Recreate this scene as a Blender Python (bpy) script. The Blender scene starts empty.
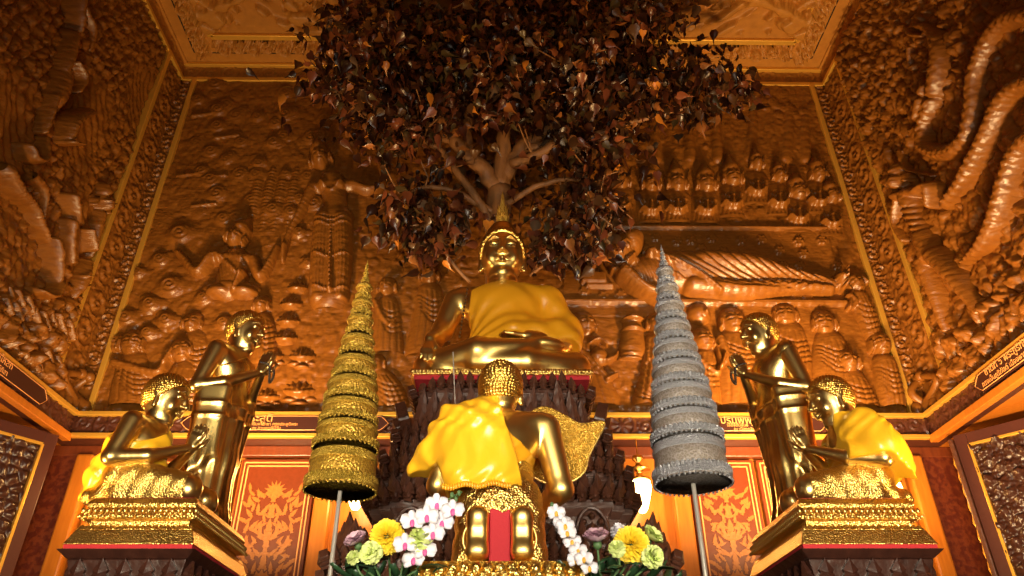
import bpy, math, random
import numpy as np
from mathutils import Vector, Matrix

# ------------------------------------------------------------------ camera
scene = bpy.context.scene
C = scene.collection
F = 741.0
EYE = np.array([-0.035, 0.0, 1.5])
def _n(v):
    v = np.array(v, float); return v / np.linalg.norm(v)
_Y = _n((-13, -462, -741))                      # world +Y seen in camera axes
_Z = _n((-5, 1190, -741)); _Z = _n(_Z - _Y * _Y.dot(_Z))
_X = np.cross(_Y, _Z)
ROT = np.array([_X, _Y, _Z])                    # camera axes -> world axes
cam_d = bpy.data.cameras.new('camera'); cam = bpy.data.objects.new('camera', cam_d); C.objects.link(cam)
cam_d.sensor_width = 36; cam_d.lens = 36 * F / 1024; cam_d.clip_end = 100; cam_d.clip_start = 0.05
M4 = Matrix.Identity(4)
for i in range(3):
    for j in range(3): M4[i][j] = ROT[i][j]
    M4[i][3] = EYE[i]
cam.matrix_world = M4
scene.camera = cam
scene.view_settings.view_transform = 'Standard'; scene.view_settings.look = 'None'
scene.view_settings.gamma = 1; scene.view_settings.use_curve_mapping = False
scene.view_settings.exposure = -0.42
scene.cycles.use_denoising = True
scene.cycles.max_bounces = 6; scene.cycles.diffuse_bounces = 3; scene.cycles.glossy_bounces = 4
scene.cycles.transparent_max_bounces = 12; scene.cycles.sample_clamp_indirect = 4.0
scene.cycles.caustics_reflective = False; scene.cycles.caustics_refractive = False

# ------------------------------------------------------------------ world and lights
world = bpy.data.worlds.new('world'); scene.world = world; world.use_nodes = True
world.node_tree.nodes['Background'].inputs[0].default_value = (1.0, 0.93, 0.82, 1)
world.node_tree.nodes['Background'].inputs[1].default_value = 0.22
def lamp(name, kind, loc, energy, color, target=None, size=0.3, size_y=None, spot=None, blend=0.6):
    d = bpy.data.lights.new(name, kind); o = bpy.data.objects.new(name, d); C.objects.link(o)
    o.location = loc; d.energy = energy; d.color = color
    if kind == 'AREA':
        d.size = size
        if size_y: d.shape = 'RECTANGLE'; d.size_y = size_y
    else: d.shadow_soft_size = size
    if kind == 'SPOT': d.spot_size = math.radians(spot or 90); d.spot_blend = blend
    if target is not None:
        o.rotation_euler = (Vector(target) - Vector(loc)).to_track_quat('-Z', 'Y').to_euler()
    return o
WARM = (1.0, 0.64, 0.29)
# floodlights standing low behind the altar groups, washing the carved walls from below
def flood(*a, spread=110):
    o = lamp('flood_light', 'AREA', *a); o.data.spread = math.radians(spread); return o
flood((-2.5, 5.5, 2.92), 100, WARM, (-2.3, 6.95, 4.9), 0.35)
flood((2.5, 5.5, 2.92), 145, WARM, (2.4, 6.95, 4.8), 0.35)
flood((-2.9, 4.6, 1.9), 45, WARM, (-4.4, 5.6, 4.2), 0.3)
flood((2.9, 4.6, 1.9), 150, WARM, (4.4, 5.2, 4.6), 0.3)
lamp('ceiling_wash', 'SPOT', (-3.4, 3.2, 1.6), 1100, (1, .60, .22), (1.6, 5.4, 9.5), 0.3, spot=42)
lamp('ceiling_wash', 'SPOT', (3.4, 3.2, 1.6), 1100, (1, .60, .22), (-1.6, 5.4, 9.5), 0.3, spot=42)
# added unseen fill lamps; the broad one stands in for daylight from the entrance
lamp('front_fill', 'AREA', (0.3, -1.5, 2.2), 70, (1.0, .88, .70), (0, 4, 2.6), 2.4, 1.6).data.spread = math.radians(85)
lamp('disciple_fill', 'AREA', (-1.3, .6, 2.1), 42, (1.0, .84, .56), (-2.4, 4.0, 2.9), 1.3, 1.0).data.spread = math.radians(90)  # out-of-view pair added to brighten the disciples on either side
lamp('disciple_fill', 'AREA', (1.3, .6, 2.1), 42, (1.0, .84, .56), (2.4, 4.0, 2.9), 1.3, 1.0).data.spread = math.radians(90)
lamp('buddha_fill_spot', 'SPOT', (-1.0, -1.2, 2.2), 620, (1.0, .88, .66), (0, 5.2, 3.9), .3, spot=36)  # extra spot added to lift the Buddha above the altar

# ------------------------------------------------------------------ pixel rays (used to measure real positions)
def ray(u, v):
    return ROT @ np.array([(u - 512) / F, -(v - 288) / F, -1.0])
def at(u, v, y):
    d = ray(u, v); return Vector(EYE + d * (y / d[1]))
def atx(u, v, x):
    d = ray(u, v); return Vector(EYE + d * (x / d[0]))
def atz(u, v, z):
    d = ray(u, v); return Vector(EYE + d * ((z - EYE[2]) / d[2]))

# ------------------------------------------------------------------ object helpers
def tag(o, label=None, cat=None, group=None, kind=None):
    if label: o['label'] = label
    if cat: o['category'] = cat
    if group: o['group'] = group
    if kind: o['kind'] = kind
    return o
def empty(name, loc=(0, 0, 0), rz=0, parent=None, scale=1):
    o = bpy.data.objects.new(name, None); C.objects.link(o)
    o.location = loc; o.rotation_euler = (0, 0, rz); o.scale = (scale,) * 3
    o.empty_display_size = .1
    if parent: o.parent = parent
    return o
def mesh_np(name, verts, quads, mat, parent=None, smooth=True, tris=None):
    """verts (n,3), quads (m,4) -> ONE mesh object"""
    me = bpy.data.meshes.new(name)
    verts = np.asarray(verts, np.float32)
    quads = np.asarray(quads, np.int32).reshape(-1, 4) if quads is not None and len(quads) else np.zeros((0, 4), np.int32)
    tris = np.asarray(tris, np.int32).reshape(-1, 3) if tris is not None and len(tris) else np.zeros((0, 3), np.int32)
    me.vertices.add(len(verts)); me.vertices.foreach_set('co', verts.ravel())
    nl = quads.size + tris.size
    me.loops.add(nl); me.loops.foreach_set('vertex_index', np.concatenate([quads.ravel(), tris.ravel()]))
    npoly = len(quads) + len(tris)
    me.polygons.add(npoly)
    ls = np.concatenate([np.arange(len(quads)) * 4, quads.size + np.arange(len(tris)) * 3]).astype(np.int32)
    me.polygons.foreach_set('loop_start', ls)
    try: me.polygons.foreach_set('loop_total', np.concatenate([np.full(len(quads), 4), np.full(len(tris), 3)]).astype(np.int32))
    except Exception: pass
    if smooth: me.polygons.foreach_set('use_smooth', np.ones(npoly, bool))
    me.update(calc_edges=True); me.validate()
    if mat: me.materials.append(mat)
    o = bpy.data.objects.new(name, me); C.objects.link(o)
    if parent: o.parent = parent
    return o
class MB:
    """collects shapes into one mesh"""
    def __init__(s): s.v = []; s.f = []
    def add(s, vs, fs):
        n = len(s.v); s.v += [tuple(p) for p in vs]; s.f += [tuple(i + n for i in f) for f in fs]; return s
    def box(s, lo, hi, R=None, c=None):
        x0, y0, z0 = lo; x1, y1, z1 = hi
        vs = [(x0,y0,z0),(x1,y0,z0),(x1,y1,z0),(x0,y1,z0),(x0,y0,z1),(x1,y0,z1),(x1,y1,z1),(x0,y1,z1)]
        if R is not None: vs = [R @ Vector(p) + (c or Vector()) for p in vs]
        return s.add(vs, [(0,3,2,1),(4,5,6,7),(0,1,5,4),(1,2,6,5),(2,3,7,6),(3,0,4,7)])
    def frustum(s, lo, hi, lo2, hi2, z0, z1):
        vs = [(lo[0],lo[1],z0),(hi[0],lo[1],z0),(hi[0],hi[1],z0),(lo[0],hi[1],z0),
              (lo2[0],lo2[1],z1),(hi2[0],lo2[1],z1),(hi2[0],hi2[1],z1),(lo2[0],hi2[1],z1)]
        return s.add(vs, [(0,3,2,1),(4,5,6,7),(0,1,5,4),(1,2,6,5),(2,3,7,6),(3,0,4,7)])
    def tube(s, pts, radii, n=10, flat=1.0):
        pts = [Vector(p) for p in pts]
        if not hasattr(radii, '__len__'): radii = [radii] * len(pts)
        base = len(s.v); up = None
        for i, p in enumerate(pts):
            t = (pts[min(i + 1, len(pts) - 1)] - pts[max(i - 1, 0)]).normalized()
            if up is None: up = t.orthogonal().normalized()
            up = (up - t * up.dot(t)).normalized(); sd = t.cross(up)
            for k in range(n):
                a = 2 * math.pi * k / n
                s.v.append(tuple(p + (up * math.cos(a) + sd * math.sin(a) * flat) * radii[i]))
        for i in range(len(pts) - 1):
            for k in range(n):
                a = base + i * n + k; b = base + i * n + (k + 1) % n
                s.f.append((a, b, b + n, a + n))
        s.f.append(tuple(base + k for k in range(n))[::-1]); s.f.append(tuple(base + (len(pts) - 1) * n + k for k in range(n)))
        return s
    def lathe(s, prof, n=24, c=(0, 0, 0)):
        base = len(s.v)
        for r, z in prof:
            for k in range(n):
                a = 2 * math.pi * k / n; s.v.append((c[0] + r * math.cos(a), c[1] + r * math.sin(a), c[2] + z))
        for i in range(len(prof) - 1):
            for k in range(n):
                a = base + i * n + k; b = base + i * n + (k + 1) % n; s.f.append((a, b, b + n, a + n))
        if prof[0][0] > 1e-5: s.f.append(tuple(base + k for k in range(n))[::-1])
        if prof[-1][0] > 1e-5: s.f.append(tuple(base + (len(prof) - 1) * n + k for k in range(n)))
        return s
    def sphere(s, c, r, n=10, m=7):
        r = r if hasattr(r, '__len__') else (r, r, r); base = len(s.v)
        for i in range(m + 1):
            t = math.pi * i / m
            for k in range(n):
                a = 2 * math.pi * k / n
                s.v.append((c[0] + r[0] * math.sin(t) * math.cos(a), c[1] + r[1] * math.sin(t) * math.sin(a), c[2] - r[2] * math.cos(t)))
        for i in range(m):
            for k in range(n):
                a = base + i * n + k; b = base + i * n + (k + 1) % n; s.f.append((a, b, b + n, a + n))
        return s
    def prism(s, outline, thick, M=None, bulge=0):
        """outline (x,z) extruded along y, optional raised middle; M maps into place"""
        n = len(outline); cx = sum(p[0] for p in outline) / n; cz = sum(p[1] for p in outline) / n
        vs = [(x, -thick / 2, z) for x, z in outline] + [(x, thick / 2, z) for x, z in outline] + [(cx, -thick / 2 - bulge, cz), (cx, thick / 2 + bulge * .3, cz)]
        fs = [(i, (i + 1) % n, n + (i + 1) % n, n + i) for i in range(n)] + [(2 * n, (i + 1) % n, i) for i in range(n)] + [(2 * n + 1, n + i, n + (i + 1) % n) for i in range(n)]
        if M is not None: vs = [M @ Vector(p) for p in vs]
        return s.add(vs, fs)
    def build(s, name, mat, parent=None, smooth=False, bevel=0):
        me = bpy.data.meshes.new(name); me.from_pydata(s.v, [], s.f); me.update()
        if smooth: me.polygons.foreach_set('use_smooth', np.ones(len(me.polygons), bool))
        if mat: me.materials.append(mat)
        o = bpy.data.objects.new(name, me); C.objects.link(o)
        if parent: o.parent = parent
        if bevel:
            b = o.modifiers.new('bevel', 'BEVEL'); b.width = bevel; b.segments = 2; b.limit_method = 'ANGLE'
        return o
def smooth_curve(pts, n=6):
    P = [np.array(p, float) for p in pts]; P = [2 * P[0] - P[1]] + P + [2 * P[-1] - P[-2]]; out = []
    for i in range(1, len(P) - 2):
        for k in range(n):
            t = k / n; a, b, c, d = P[i - 1], P[i], P[i + 1], P[i + 2]
            out.append(.5 * (2 * b + (c - a) * t + (2 * a - 5 * b + 4 * c - d) * t * t + (3 * b - a - 3 * c + d) * t ** 3))
    out.append(P[-2]); return out
def copy_tree(o, parent=None):
    c = o.copy(); C.objects.link(c)
    if parent: c.parent = parent
    for ch in list(o.children): copy_tree(ch, c)
    return c

# ------------------------------------------------------------------ materials
def mat(name, col, rough=.5, metal=0, bump=0, scale=10, detail=4, kind='noise', col2=None, var=.5, coat=0, emit=None, alpha=1, sheen=0, spec=None, stretch=None, dist=.01):
    m = bpy.data.materials.new(name); m.use_nodes = True; nt = m.node_tree; b = nt.nodes['Principled BSDF']
    b.inputs['Base Color'].default_value = (*col, 1); b.inputs['Roughness'].default_value = rough; b.inputs['Metallic'].default_value = metal
    b.inputs['Coat Weight'].default_value = coat; b.inputs['Coat Roughness'].default_value = .15
    if sheen: b.inputs['Sheen Weight'].default_value = sheen
    if spec is not None: b.inputs['Specular IOR Level'].default_value = spec
    if emit: b.inputs['Emission Color'].default_value = (*emit[0], 1); b.inputs['Emission Strength'].default_value = emit[1]
    if alpha < 1: b.inputs['Alpha'].default_value = alpha
    tc = nt.nodes.new('ShaderNodeTexCoord'); mp = nt.nodes.new('ShaderNodeMapping'); nt.links.new(tc.outputs['Object'], mp.inputs['Vector'])
    if stretch: mp.inputs['Scale'].default_value = stretch
    if kind == 'noise':
        t = nt.nodes.new('ShaderNodeTexNoise'); t.inputs['Scale'].default_value = scale; t.inputs['Detail'].default_value = detail; out = t.outputs['Fac']
    elif kind == 'voronoi':
        t = nt.nodes.new('ShaderNodeTexVoronoi'); t.inputs['Scale'].default_value = scale; out = t.outputs['Distance']
    elif kind == 'wave':
        t = nt.nodes.new('ShaderNodeTexWave'); t.inputs['Scale'].default_value = scale; t.inputs['Distortion'].default_value = 4; t.inputs['Detail'].default_value = detail; out = t.outputs['Fac']
    nt.links.new(mp.outputs[0], t.inputs['Vector'])
    if col2:
        r = nt.nodes.new('ShaderNodeValToRGB'); r.color_ramp.elements[0].position = .5 - var / 2; r.color_ramp.elements[1].position = .5 + var / 2
        r.color_ramp.elements[0].color = (*col, 1); r.color_ramp.elements[1].color = (*col2, 1)
        nt.links.new(out, r.inputs[0]); nt.links.new(r.outputs[0], b.inputs['Base Color'])
    if bump:
        bp = nt.nodes.new('ShaderNodeBump'); bp.inputs['Strength'].default_value = bump; bp.inputs['Distance'].default_value = dist
        nt.links.new(out, bp.inputs['Height']); nt.links.new(bp.outputs[0], b.inputs['Normal'])
    return m
WOOD = mat('carved_teak', (.19, .062, .008), .38, bump=.25, scale=7, detail=6, col2=(.28, .10, .013), stretch=(1, 1, 3), spec=.5)
WOOD_RED = mat('dark_red_wood', (.13, .028, .010), .35, bump=.3, scale=5, col2=(.20, .045, .013), stretch=(6, 6, 1))
WOOD_OR = mat('orange_varnished_wood', (.42, .125, .012), .32, bump=.1, scale=4, col2=(.54, .18, .02), stretch=(8, 8, 1), coat=.3)
WOOD_BLK = mat('blackish_carved_wood', (.030, .010, .007), .34, bump=.6, scale=18, col2=(.065, .022, .014), dist=.01, spec=.6)
WOOD_DK = mat('dark_carved_wood', (.060, .020, .011), .40, bump=.8, scale=22, col2=(.12, .042, .022), dist=.01, spec=.6)
FRIEZE = mat('frieze_dark_wood', (.055, .016, .010), .36, bump=.2, scale=20, col2=(.09, .027, .014))
CEIL = mat('gilded_ceiling_wood', (.42, .17, .026), .5, bump=.25, scale=14, col2=(.54, .23, .035))
GILT = mat('gilt_moulding', (.86, .48, .07), .42, metal=.55, bump=.1, scale=30)
GOLD = mat('polished_gold', (.98, .70, .24), .27, metal=1, bump=.16, scale=26, detail=3, dist=.004)
GOLD_B = mat('bright_gold', (1.0, .70, .22), .33, metal=1, bump=.06, scale=18, detail=2, dist=.004)
GOLD_DK = mat('aged_gold', (.92, .65, .24), .28, metal=1, bump=.22, scale=30, detail=4, dist=.004)
GOLD_PAT = mat('embossed_gold', (.90, .60, .16), .3, metal=1, bump=.9, scale=120, kind='voronoi', dist=.004)
GOLD_HAIR = mat('gold_curls', (.90, .56, .12), .3, metal=1, bump=.2, scale=60)
GOLD_GLIT = mat('gold_glitter', (.92, .56, .09), .4, metal=.8, bump=1.0, scale=130, kind='voronoi', dist=.008)
SATIN = mat('yellow_satin', (.96, .50, .02), .3, bump=.15, scale=9, spec=.7, dist=.02)
SATIN_OR = mat('golden_satin', (.82, .36, .012), .36, bump=.15, scale=9, spec=.6, dist=.02)
RED = mat('red_felt', (.50, .02, .03), .8, bump=.3, scale=60)
BLACK = mat('groove_black', (.01, .005, .003), .7)
FLOOR = mat('floor_stone', (.22, .10, .05), .25, bump=.05, scale=3, col2=(.30, .15, .08))
# ------------------------------------------------------------------ room shell
D = 7.0; W = 4.34; ZC = 9.52; YF = -4.5
P_ = .21                                           # how far the frieze ledge stands out
XL, XR = -W, W
LEDGE_T = at(300, 412, D - P_).z; LEDGE_B = at(300, 436.5, D - P_).z
CORN_B = at(300, 79, D - .09).z; ZC = at(300, 64, D - .09).z + .03
YB = D + .12                                       # plane of the lower wall behind the ledge
def hbox(name, lo, hi, m, parent=None, kind='structure', bevel=0):
    o = MB().box(lo, hi).build(name, m, parent, bevel=bevel)
    if kind and not parent: o['kind'] = kind
    return o
hbox('floor', (-5.6, YF, -.1), (5.6, YB + .3, 0), FLOOR)
hbox('wall_back', (-5.6, YB, 0), (5.6, YB + .3, ZC + .3), WOOD_OR)
hbox('wall_upper_back', (-W - .4, D, LEDGE_T - .1), (W + .4, YB, ZC + .3), WOOD)
hbox('wall_left', (-5.6, YF, 0), (-5.3, YB, ZC + .3), WOOD_RED)
hbox('wall_right', (5.3, YF, 0), (5.6, YB, ZC + .3), WOOD_RED)
hbox('wall_upper_left', (-5.3, YF, LEDGE_B), (XL, YB, ZC + .3), WOOD_OR)
hbox('wall_upper_right', (XR, YF, LEDGE_B), (5.3, YB, ZC + .3), WOOD_OR)
fw = MB(); fw.box((-5.6, YF - .2, 0), (-3.8, YF, ZC)); fw.box((3.8, YF - .2, 0), (5.6, YF, ZC)); fw.box((-3.8, YF - .2, 5.4), (3.8, YF, ZC))
tag(fw.build('wall_front', mat('cream_plaster', (.7, .6, .45), .8, bump=.05, scale=20)), kind='structure')
# ceiling with stepped frames
cl = hbox('ceiling', (-W - .3, YF, ZC), (W + .3, YB, ZC + .3), CEIL)

# ---- pattern generators on numpy grids
def scroll(a, b, per=.34, w=.16):
    """dense vine scrollwork: a runs along the band, b across (-w..w); returns 0..1.2 height"""
    per = min(per, 1.9 * w) if w < .25 else per
    n = np.floor(a / per); la = (a / per - n) - .5; sgn = np.where(n % 2 == 0, 1.0, -1.0)
    cx = la * per; cy = b - sgn * w * .10; R = min(per, 1.8 * w) * .5
    r = np.hypot(cx, cy) / R; th = np.arctan2(cy * sgn, cx)
    sp = .5 + .5 * np.cos(2 * np.pi * r * 1.6 - th)                       # spiral tendril
    lobes = np.clip(1.25 - r - .16 * np.cos(5 * th + n), 0, .5) * 2       # leafy outline
    h = np.clip(sp * 1.3 - .2, 0, 1) * (r < .95) * .9
    out = .8 * cells(a / w * 3.3 + .3 * np.sin(b / w * 4), b / w * 3.3, 11) ** .7
    h = np.where(r < .9, h, out * lobes.clip(.45, 1)) * (.82 + .18 * np.cos(8 * th))
    edge = np.clip((w - np.abs(b)) / (w * .10), 0, 1)
    return np.clip(h, 0, 1.2) * edge
def vnoise(x, y, seed=0):
    """smooth value noise"""
    xi = np.floor(x).astype(np.int64); yi = np.floor(y).astype(np.int64); fx = x - xi; fy = y - yi
    fx = fx * fx * (3 - 2 * fx); fy = fy * fy * (3 - 2 * fy)
    def hsh(i, j):
        s = np.sin(i * 127.1 + j * 311.7 + seed * 74.7) * 43758.5453; return s - np.floor(s)
    return (hsh(xi, yi) * (1 - fx) + hsh(xi + 1, yi) * fx) * (1 - fy) + (hsh(xi, yi + 1) * (1 - fx) + hsh(xi + 1, yi + 1) * fx) * fy
def cells(x, y, seed=0):
    """domed pebbles: 1 at the middle of a cell, 0 at its border"""
    xi = np.floor(x); yi = np.floor(y); d1 = np.full(x.shape, 9.); d2 = np.full(x.shape, 9.)
    for i in (-1, 0, 1):
        for j in (-1, 0, 1):
            cx = xi + i; cy = yi + j
            s = np.sin(cx * 127.1 + cy * 311.7 + seed) * 43758.5453; t = np.sin(cx * 269.5 + cy * 183.3 + seed) * 43758.5453
            d = np.hypot(cx + .15 + .7 * (s - np.floor(s)) - x, cy + .15 + .7 * (t - np.floor(t)) - y)
            d2 = np.minimum(d2, np.maximum(d1, d)); d1 = np.minimum(d1, d)
    return np.clip((d2 - d1) * 1.6, 0, 1)
def plateau(h):
    """flat-topped carving with steep sides"""
    def st(e, k): t = np.clip((h - e) / k, 0, 1); return t * t * (3 - 2 * t)
    return .55 * st(.22, .10) + .45 * st(.55, .12) + .08 * h
def grid_mesh(name, Pt, m, parent=None, mask=None):
    """Pt (ny,nx,3) grid of points -> mesh"""
    ny, nx = Pt.shape[:2]; idx = np.arange(ny * nx).reshape(ny, nx)
    q = np.stack([idx[:-1, :-1], idx[:-1, 1:], idx[1:, 1:], idx[1:, :-1]], -1).reshape(-1, 4)
    if mask is not None:
        k = (mask[:-1, :-1] | mask[:-1, 1:] | mask[1:, 1:] | mask[1:, :-1]).ravel(); q = q[k]
        used = np.zeros(ny * nx, bool); used[q.ravel()] = True; mp = np.cumsum(used) - 1
        return mesh_np(name, Pt.reshape(-1, 3)[used], mp[q], m, parent)
    return mesh_np(name, Pt.reshape(-1, 3), q, m, parent)
def band(name, o, da, db, la, lb, nrm, fn, m, parent=None, step=.012, amp=.02):
    """carved band: origin o, along unit da length la, across unit db height lb (centred), relief along nrm"""
    a = np.arange(0, la + step, step); b = np.arange(0, lb + step * .5, step); a[-1] = la
    A, B = np.meshgrid(a, b); h = fn(A, B - lb / 2) * amp
    P = np.array(o)[None, None] + A[..., None] * np.array(da) + B[..., None] * np.array(db) + h[..., None] * np.array(nrm)
    return grid_mesh(name, P, m, parent)

# ---- pilaster strips in the two back corners (kept in the room's own trim)
PZ0, PZ1 = LEDGE_T, CORN_B
bw = at(79, 386, D).x - at(54, 386, D).x
S_IN = 4.10                      # inner edge of the strip on the back wall
S_SIDE = (atx(56, 386, -(W - .1)).y + atx(949, 386, W - .1).y) / 2                        # outer edge of the strip on the side wall
trim_n = [0]
def trim():
    trim_n[0] += 1; return 'trim_%d' % trim_n[0]
for sx in (-1, 1):
    wI = W - S_IN
    e = tag(empty(trim(), (0, 0, 0)), kind='structure')
    x0 = sx * S_IN if sx > 0 else -W
    hbox('strip_ground', (min(sx * S_IN, sx * W), D - .045, PZ0), (max(sx * S_IN, sx * W), D, PZ1), WOOD, e, None)
    band('carved_scroll', (x0, D - .046, PZ0 + .3), (0, 0, 1), (1, 0, 0), PZ1 - PZ0 - .3, wI, (0, -1, 0), lambda a, b: scroll(a, b, .3, wI * .5), WOOD, e, .009, .04)
    hbox('gold_edge', (sx * S_IN - .03, D - .10, PZ0), (sx * S_IN + .03, D - .0, PZ1), GILT, e, None, .008)
    hbox('corner_bead', (sx * (W - .03) - .018, D - .075, PZ0), (sx * (W - .03) + .018, D - .02, PZ1), WOOD_RED, e, None, .01)
    # figure carved at the foot
    e2 = tag(empty(trim(), (0, 0, 0)), kind='structure')
    lS = D - S_SIDE
    hbox('strip_ground', (min(sx * W, sx * (W - .045)), S_SIDE, PZ0), (max(sx * W, sx * (W - .045)), D, PZ1), WOOD, e2, None)
    band('carved_scroll', (sx * (W - .046), S_SIDE, PZ0 + .3), (0, 0, 1), (0, 1, 0), PZ1 - PZ0 - .3, lS, (-sx, 0, 0), lambda a, b: scroll(a, b, .36, lS * .5), WOOD, e2, .010, .04)
    hbox('gold_edge', (min(sx * W, sx * (W - .10)), S_SIDE - .035, PZ0), (max(sx * W, sx * (W - .10)), S_SIDE + .035, PZ1), GILT, e2, None, .008)
    for tgt, px in ((e, sx * (S_IN + wI / 2)), (e2, None)):
        b = MB()
        if px is not None: c0 = Vector((px, D - .08, PZ0)); rx = wI * .42; ax = Vector((1, 0, 0)); nn = Vector((0, -1, 0))
        else: c0 = Vector((sx * (W - .08), S_SIDE + lS / 2, PZ0)); rx = lS * .42; ax = Vector((0, 1, 0)); nn = Vector((-sx, 0, 0))
        pts = [c0 + ax * rx * math.cos(t * 5.2) * (1 - t * .3) + Vector((0, 0, .05 + .36 * t)) + nn * .03 for t in [i / 16 for i in range(17)]]
        b.tube(pts, [.06 - .03 * i / 16 for i in range(17)], 8)
        for q in (-.7, 0, .7): b.sphere(c0 + ax * rx * q + Vector((0, 0, .08)) + nn * .01, (.07, .07, .09))
        b.sphere(pts[-1], .055)
        b.build('carved_beast', WOOD, tgt, True)

# ---- upper cornice frieze
zc0, zc1 = CORN_B, ZC
def frieze_b(name, o, da, la, nrm, sgn):
    e = tag(empty(name), kind='structure')
    h = zc1 - zc0
    band('carved_band', o, da, (0, 0, 1), la, h, nrm, lambda a, b: scroll(a, b, .26, h * .5), CEIL, e, .014, .022)
    return e
e = frieze_b(trim(), (-W, D - .03, zc0), (1, 0, 0), 2 * W, (0, -1, 0), 1)
hbox('gold_edge', (-W + .02, D - .09, zc0 - .03), (W - .02, D - .01, zc0 + .03), GILT, e, None, .008)
hbox('gold_edge', (-W + .02, D - .09, ZC - .05), (W - .02, D - .01, ZC - .001), GILT, e, None, .008)
for sx in (-1, 1):
    e = frieze_b(trim(), (sx * (W - .03), YF, zc0), (0, 1, 0), D - YF, (-sx, 0, 0), 1)
    hbox('gold_edge', (min(sx * W, sx * (W - .09)), YF, zc0 - .03), (max(sx * W, sx * (W - .09)), D, zc0 + .03), GILT, e, None, .008)
    hbox('gold_edge', (min(sx * W, sx * (W - .07)), YF, ZC - .03), (max(sx * W, sx * (W - .07)), D, ZC - .001), CEIL, e, None, .008)

# ---- ceiling frames: dark groove line, carved border, gold frame, carved field
def cz(u, v): return atz(u, v, ZC)
g1 = cz(300, 53.5); g2 = cz(300, 36); gx1 = abs(cz(195, 53.5).x); gx2 = abs(cz(212, 36).x)
e = tag(empty(trim()), kind='structure')
hbox('groove', (-gx1, g1.y - .008, ZC - .004), (gx1, g1.y + .008, ZC), BLACK, e, None)
for sx in (-1, 1): hbox('groove', (sx * gx1 - .008, YF, ZC - .004), (sx * gx1 + .008, g1.y, ZC), BLACK, e, None)
hbox('gold_frame', (-gx2, g2.y - .04, ZC - .05), (gx2, g2.y + .04, ZC), GILT, e, None, .01)
for sx in (-1, 1): hbox('gold_frame', (sx * gx2 - .04, YF, ZC - .05), (sx * gx2 + .04, g2.y, ZC), GILT, e, None, .01)
e = tag(empty(trim()), kind='structure')
hb = g1.y - g2.y - .1
fv = lambda a, b: np.clip(scroll(a, b, .62, hb * .55) * .9 + .25 * vnoise(a * 14, b * 14), 0, 1.2)
band('carved_border', (gx2, g2.y + .05, ZC), (-1, 0, 0), (0, 1, 0), 2 * gx2, hb, (0, 0, -1), lambda a, b: plateau(fv(a, b)), CEIL, e, .011, .14)
for sx in (-1, 1):
    wb = gx1 - gx2 - .1; x0 = gx2 + .05 if sx > 0 else -gx1 + .03
    band('carved_border', (x0, 3.0, ZC), (0, 1, 0), (1, 0, 0), g1.y - 3.0, wb, (0, 0, -1), lambda a, b: plateau(fv(a, b)), CEIL, e, .011, .14)
# central field: fan of rounded bodies and long rays
def field(a, b):
    X = a - gx2; Y = b
    th = np.arctan2(Y + 1.1, np.abs(X) + .01); r = np.hypot(np.abs(X), Y + 1.1)
    rows = np.floor(r * 3.6); h = cells(th * r * 3.6 + rows * .5, r * 3.6, 3)
    ripple = .5 + .5 * np.sin(r * 30 + 2 * np.sin(th * 9))
    m = np.clip(vnoise(X * 1.3, Y * 1.6, 5) * 2.6 - .8, 0, 1)
    dg = np.exp(-((np.abs(X) * .42 - (Y + .35)) / .05) ** 2)
    edge = np.clip((hb_f / 2 - np.abs(Y)) * 8, 0, 1)
    return np.clip(h * m * 1.2 + .5 * ripple * (1 - m) * vnoise(X * 5, Y * 5, 2) + dg * .8 + .25 * cells(X * 7, Y * 7, 5) * m, 0, 1.6) * edge
hb_f = g2.y - 3.2
band('carved_field', (gx2, 3.2, ZC), (-1, 0, 0), (0, 1, 0), 2 * gx2, hb_f - .05, (0, 0, -1), lambda a, b: plateau(field(a, b)) , CEIL, e, .014, .18)

# ---- frieze ledge (dark carved band with gilt edges and inscription boards)
lh = LEDGE_T - LEDGE_B
def rosette(a, b):
    per = .62; n = np.floor(a / per); la = (a / per - n - .5) * per; r = np.hypot(la, b); th = np.arctan2(b, la)
    fl = np.clip(1 - r / .12, 0, 1) ** .5 * (.6 + .4 * np.cos(th * 8)) + np.exp(-((r - .125) / .014) ** 2) * .8
    return np.maximum(fl * (r < .15), scroll(a, b, .155, lh * .42) * (r > .15) * .9)
el = tag(empty('trim_0'), kind='structure')
el.name = trim()
hbox('ledge_body', (-W, D - P_ + .03, LEDGE_B), (W, YB, LEDGE_T), FRIEZE, el, None)
band('carved_band', (-W + P_, D - P_ + .028, LEDGE_B + .03), (1, 0, 0), (0, 0, 1), 2 * (W - P_), lh - .06, (0, -1, 0), rosette, FRIEZE, el, .012, .03)
hbox('gold_edge', (-W + P_, D - P_ - .02, LEDGE_T - .045), (W - P_, D - P_ + .04, LEDGE_T), GILT, el, None, .006)
hbox('gold_edge', (-W + P_, D - P_ - .02, LEDGE_B - .01), (W - P_, D - P_ + .04, LEDGE_B + .03), GILT, el, None, .006)
sides = {}
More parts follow.
